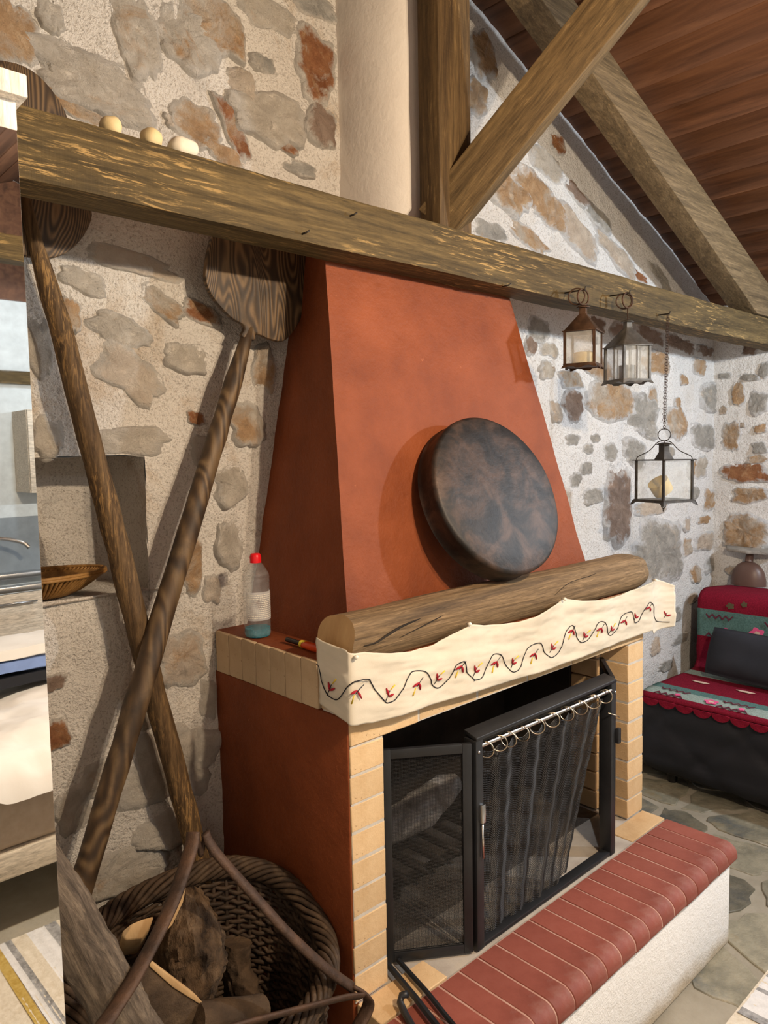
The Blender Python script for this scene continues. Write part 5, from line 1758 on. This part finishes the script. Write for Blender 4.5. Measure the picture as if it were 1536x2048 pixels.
# cushion
V, F = [], []
cw, chh, ct = 0.27, 0.125, 0.062
nU, nV = 26, 16
for side in (1, -1):
    for i in range(nU + 1):
        for j in range(nV + 1):
            a, b_ = 2 * i / nU - 1, 2 * j / nV - 1
            th = ct * ((1 - a ** 4) * (1 - b_ ** 4)) ** 0.55 * (1 + 0.08 * mn.noise(Vector((a * 2, b_ * 2, side))))
            V.append((side * th, a * cw * (1 - 0.03 * b_ * b_), b_ * chh * (1 - 0.03 * a * a)))
m_ = (nU + 1) * (nV + 1)
for s_ in range(2):
    for i in range(nU):
        for j in range(nV):
            a = s_ * m_ + i * (nV + 1) + j
            q = (a, a + nV + 1, a + nV + 2, a + 1)
            F.append(q if s_ else q[::-1])
Rm = Matrix.Rotation(math.radians(22), 3, 'Y') @ Matrix.Rotation(math.radians(2), 3, 'X')
V = [tuple(Rm @ Vector(p) + Vector((2.735, 0.085, 0.603))) for p in V]
cu_ = MB().add(V, F)
cu_o = cu_.build('cushion', 'cushion_cloth', None, smooth=True)
bm = bmesh.new()
bm.from_mesh(cu_o.data)
bmesh.ops.remove_doubles(bm, verts=bm.verts, dist=0.0008)
bm.to_mesh(cu_o.data)
bm.free()
tag(cu_o, 'plain black cushion lying on the striped sofa throw', 'cushion')

# brown dome ornament on the wall behind the sofa
dm = empty('wall_ornament', (3.24, 0.345, 0.93), 'brown dome-shaped ornament on the white wall behind the sofa back', 'ornament')
MB().lathe([(0.095, -0.05), (0.092, -0.01), (0.082, 0.03), (0.060, 0.062), (0.034, 0.078), (0.0, 0.084)], (3.222, 0.345, 0.935), 28, sx=0.62).build('dome', 'brown_clay', dm, smooth=True, angle=0.8)
MB().tube([(3.225, 0.345, 1.015), (3.235, 0.345, 1.06), (3.27, 0.345, 1.075)], [0.022, 0.02, 0.02], 12).build('stem', 'brown_clay', dm, smooth=True, angle=0.8)
MB().prism([(3.30, 0.50, 1.075), (3.20, 0.46, 1.07), (3.17, 0.34, 1.065), (3.20, 0.22, 1.065), (3.30, 0.18, 1.07)], (0, 0, 0.02)).build('stone_ledge', 'st2', wall_right, bevel=0.006)

# ================================================================ rag rugs


def rug(name, label, x0, x1, y0, y1, along, cols, group=None):
    """woven stripes; along = axis the stripes run in"""
    e_ = empty(name, ((x0 + x1) / 2, (y0 + y1) / 2, 0), label, 'rug', group)
    k = 0
    s_ = x0 if along == 'y' else y0
    end = x1 if along == 'y' else y1
    while s_ < end - 1e-6:
        wd, cn = cols[k % len(cols)]
        t = min(end, s_ + wd)
        V, F = [], []
        nA, nB = max(2, int((t - s_) / 0.008)), int(((y1 - y0) if along == 'y' else (x1 - x0)) / 0.012)
        for i in range(nA + 1):
            for j in range(nB + 1):
                a = s_ + (t - s_) * i / nA
                b_ = (y0 if along == 'y' else x0) + 0.012 * j + 0.004 * mn.noise(Vector((a * 90, 0, j > nB / 2)))
                z = 0.007 + 0.0022 * math.sin(b_ * 520 + (i % 2) * math.pi) + 0.0015 * mn.noise(Vector((a * 60, b_ * 60, 0)))
                V.append((a, b_, z) if along == 'y' else (b_, a, z))
        for i in range(nA):
            for j in range(nB):
                q = i * (nB + 1) + j
                F.append((q, q + nB + 1, q + nB + 2, q + 1))
        MB().add(V, F).build('stripe', cn, e_, smooth=True)
        s_ = t
        k += 1
    MB().box((x0 + .003, y0 + .003, 0.0035), (x1 - .003, y1 - .003, 0.0055)).build('backing', 'rug_cream', e_)


for nm, c1, c2 in (('rug_cream', (0.62, 0.55, 0.43), (0.74, 0.68, 0.57)), ('rug_white', (0.66, 0.66, 0.66), (0.78, 0.78, 0.78)), ('rug_navy', (0.012, 0.014, 0.022), (0.06, 0.06, 0.07)), ('rug_grey', (0.20, 0.20, 0.20), (0.42, 0.42, 0.42)), ('rug_yellow', (0.42, 0.28, 0.06), (0.56, 0.41, 0.13))):
    MT[nm] = mat(nm, [(0.35, c1), (0.65, c2)], 60, 6, 0.95, 0.6, 150, 0.003)
rug('rag_rug', 'striped cream, white and navy rag rug on the slate floor in front of the hearth', 0.72, 1.95, -1.12, -0.462, 'y', [(0.10, 'rug_yellow'), (0.10, 'rug_cream'), (0.14, 'rug_cream'), (0.035, 'rug_grey'), (0.10, 'rug_white'), (0.02, 'rug_grey'), (0.06, 'rug_white'), (0.05, 'rug_grey'), (0.035, 'rug_navy'), (0.05, 'rug_white'), (0.12, 'rug_cream')])
rug('rag_rug', 'striped rag rug with a yellow band lying beside the bed', -0.95, 0.35, -2.12, -0.95, 'y', [(0.12, 'rug_cream'), (0.05, 'rug_grey'), (0.10, 'rug_cream'), (0.09, 'rug_cream'), (0.022, 'rug_navy'), (0.05, 'rug_grey'), (0.075, 'rug_cream'), (0.032, 'rug_yellow'), (0.022, 'rug_white'), (0.02, 'rug_grey'), (0.05, 'rug_cream'), (0.06, 'rug_white'), (0.04, 'rug_grey')])

# ================================================================ mirror wardrobe
MX, MY = -0.779, -0.360
wr_ = empty('mirror_wardrobe', (-1.25, -0.1, 0), 'pale oak wardrobe with full-height mirror door standing by the stone wall', 'wardrobe')
MB().box((-1.72, MY + 0.022, 0.0), (MX - 0.003, 0.14, 2.062)).build('carcass', 'white_oak', wr_, bevel=0.003)
MB().box((-1.72, MY + 0.002, 2.037), (MX, MY + 0.021, 2.076)).build('head_panel', 'white_oak', wr_, bevel=0.002)
MB().box((-1.74, MY - 0.014, 2.070), (MX + 0.008, 0.15, 2.096)).build('cornice', 'white_oak', wr_, bevel=0.002)
MB().box((-1.715, MY, 0.06), (MX - 0.002, MY + 0.006, 2.036)).build('mirror', 'mirror_glass', wr_)
MB().box((-1.72, MY + 0.006, 0.05), (MX, MY + 0.021, 2.036)).build('door', 'white_oak', wr_)

# ================================================================ bed and kitchen (seen in the mirror)
bd = empty('bed', (0.1, -2.68, 0), 'low wooden bed with beige mattress, reflected in the wardrobe mirror', 'bed')
MB().box((-0.95, -3.25, 0.205), (1.05, -2.150, 0.300)).build('rail', 'pale_oak', bd, bevel=0.006)
for x in (-0.88, 0.98):
    for y in (-3.18, -2.23):
        MB().box((x - 0.04, y - 0.04, 0), (x + 0.04, y + 0.04, 0.21)).build('leg', 'pale_oak', bd)
MB().box((-0.94, -3.24, 0.300), (1.04, -2.165, 0.500)).build('mattress', 'mattress', bd, bevel=0.03, seg=4)
V, F = [], []
gx, gy = np.linspace(-0.98, 1.06, 90), np.linspace(-3.27, -2.10, 56)
for x in gx:
    for y in gy:
        ed = min((y + 2.10) / -0.10, 1) if y > -2.20 else 1
        ed = max(0.0, ed) ** 0.5
        V.append((x, y, 0.50 + 0.12 * ed + 0.035 * fbm(x, y, 0, 3.2) + 0.012 * fbm(x, y, 5, 9)))
for i in range(len(gx) - 1):
    for j in range(len(gy) - 1):
        a = i * len(gy) + j
        F.append((a, a + len(gy), a + len(gy) + 1, a + 1))
du = MB().add(V, F).build('duvet', 'duvet', None, smooth=True)
tag(du, 'rumpled white duvet spread over the bed', 'duvet')
for k, (z, cn, lab, x0, x1) in enumerate(((0.665, 'black_cloth', 'folded black blanket at the bottom of the linen pile on the bed', -0.40, 0.66), (0.725, 'blue_sheet', 'folded blue sheet in the linen pile on the bed', -0.42, 0.62), (0.785, 'duvet', 'folded white sheet topmost of the linen pile on the bed', -0.42, 0.66))):
    V, F = [], []
    gx, gy = np.linspace(x0, x1, 40), np.linspace(-3.20, -2.90, 14)
    for top_ in (1, 0):
        for x in gx:
            for y in gy:
                V.append((x, y, z + (0.045 if top_ else 0.0) + 0.008 * fbm(x, y, k * 3, 5)))
    n1, n2 = len(gx), len(gy)
    for t_ in (0, 1):
        for i in range(n1 - 1):
            for j in range(n2 - 1):
                a = t_ * n1 * n2 + i * n2 + j
                F.append((a, a + n2, a + n2 + 1, a + 1))
    for i in range(n1 - 1):
        for j in (0, n2 - 1):
            a = i * n2 + j
            F.append((a, a + n2, a + n2 + n1 * n2, a + n1 * n2))
    for j in range(n2 - 1):
        for i in (0, n1 - 1):
            a = i * n2 + j
            F.append((a, a + 1, a + 1 + n1 * n2, a + n1 * n2))
    tag(MB().add(V, F).build('folded_linen', cn, None, smooth=True, angle=0.9), lab, 'linen', 'folded linen on the bed')

KY = -4.20
kb = empty('kitchen_base_cabinet', (0.5, -4.5, 0), 'pale oak kitchen base cabinet under the steel sink', 'cabinet')
MB().box((-0.6, RY + 0.004, 0.08), (1.8, KY - 0.02, 0.69)).build('carcass', 'pale_oak', kb)
for x0 in (-0.6, 0.0, 0.6, 1.2):
    d_ = MB().box((x0 + 0.004, KY - 0.02, 0.10), (x0 + 0.596, KY, 0.855)).build('door', 'pale_oak', kb, bevel=0.002)
    MB().tube([(x0 + 0.22, KY + 0.025, 0.80), (x0 + 0.44, KY + 0.025, 0.80)], 0.007, 8).tube([(x0 + 0.24, KY, 0.80), (x0 + 0.24, KY + 0.025, 0.80)], 0.005, 6).tube([(x0 + 0.42, KY, 0.80), (x0 + 0.42, KY + 0.025, 0.80)], 0.005, 6).build('handle', 'steel', d_, smooth=True)
sk = empty('sink_worktop', (0.5, -4.5, 0.86), 'stainless steel sink top on the kitchen cabinets', 'sink')
MB().box((-0.6, RY + 0.004, 0.865), (0.20, KY + 0.02, 0.90)).box((0.20, KY - 0.06, 0.865), (1.2, KY + 0.02, 0.90)).box((1.2, RY + 0.004, 0.865), (1.8, KY + 0.02, 0.90)).box((0.20, RY + 0.004, 0.865), (1.2, RY + 0.12, 0.90)).build('worktop', 'steel', sk, bevel=0.004)
MB().box((0.19, RY + 0.11, 0.70), (1.21, KY - 0.05, 0.71)).box((0.19, RY + 0.11, 0.70), (0.2, KY - 0.05, 0.89)).box((1.2, RY + 0.11, 0.70), (1.21, KY - 0.05, 0.89)).build('basin', 'steel', sk)
tap = empty('kitchen_tap', (0.20, -4.78, 0.90), 'chrome swan-neck tap over the kitchen sink', 'tap')
MB().tube(spline([(0.22, -4.78, 0.90), (0.22, -4.78, 1.05), (0.24, -4.74, 1.13), (0.38, -4.66, 1.15), (0.50, -4.60, 1.12), (0.54, -4.58, 1.08)], 6), 0.013, 10).build('spout', 'chrome', tap, smooth=True)
MB().lathe([(0.03, 0.0), (0.028, 0.02), (0.018, 0.04)], (0.22, -4.78, 0.90), 16).build('base', 'chrome', tap, smooth=True)
MB().box((-0.6, RY + 0.004, 0.90), (1.8, RY + 0.016, 1.27)).build('splashback', 'grey_panel', sk)
for x0, nm in ((0.56, 'kitchen_wall_cabinet'), (1.17, 'kitchen_wall_cabinet')):
    kc = empty(nm, (x0 + 0.3, RY + 0.15, 1.44), 'pale oak kitchen wall cabinet above the sink, next to the bare wall' if x0 < 1 else 'pale oak kitchen wall cabinet above the sink, farther along', 'cabinet')
    MB().box((x0, RY, 1.44), (x0 + 0.6, RY + 0.28, 1.98)).build('carcass', 'pale_oak', kc)
    d_ = MB().box((x0 + 0.003, RY + 0.28, 1.44), (x0 + 0.597, RY + 0.30, 1.98)).build('door', 'pale_oak', kc, bevel=0.002)
    MB().tube([(x0 + 0.18, RY + 0.325, 1.52), (x0 + 0.40, RY + 0.325, 1.52)], 0.007, 8).build('handle', 'steel', d_, smooth=True)
MB().box((LX, RY, 2.165), (RX, RY + 0.06, 2.25)).build('trim_1', 'beam_wood', None)
tag(bpy.data.objects['trim_1'], 'wooden wall plate along the kitchen wall', kind='structure')
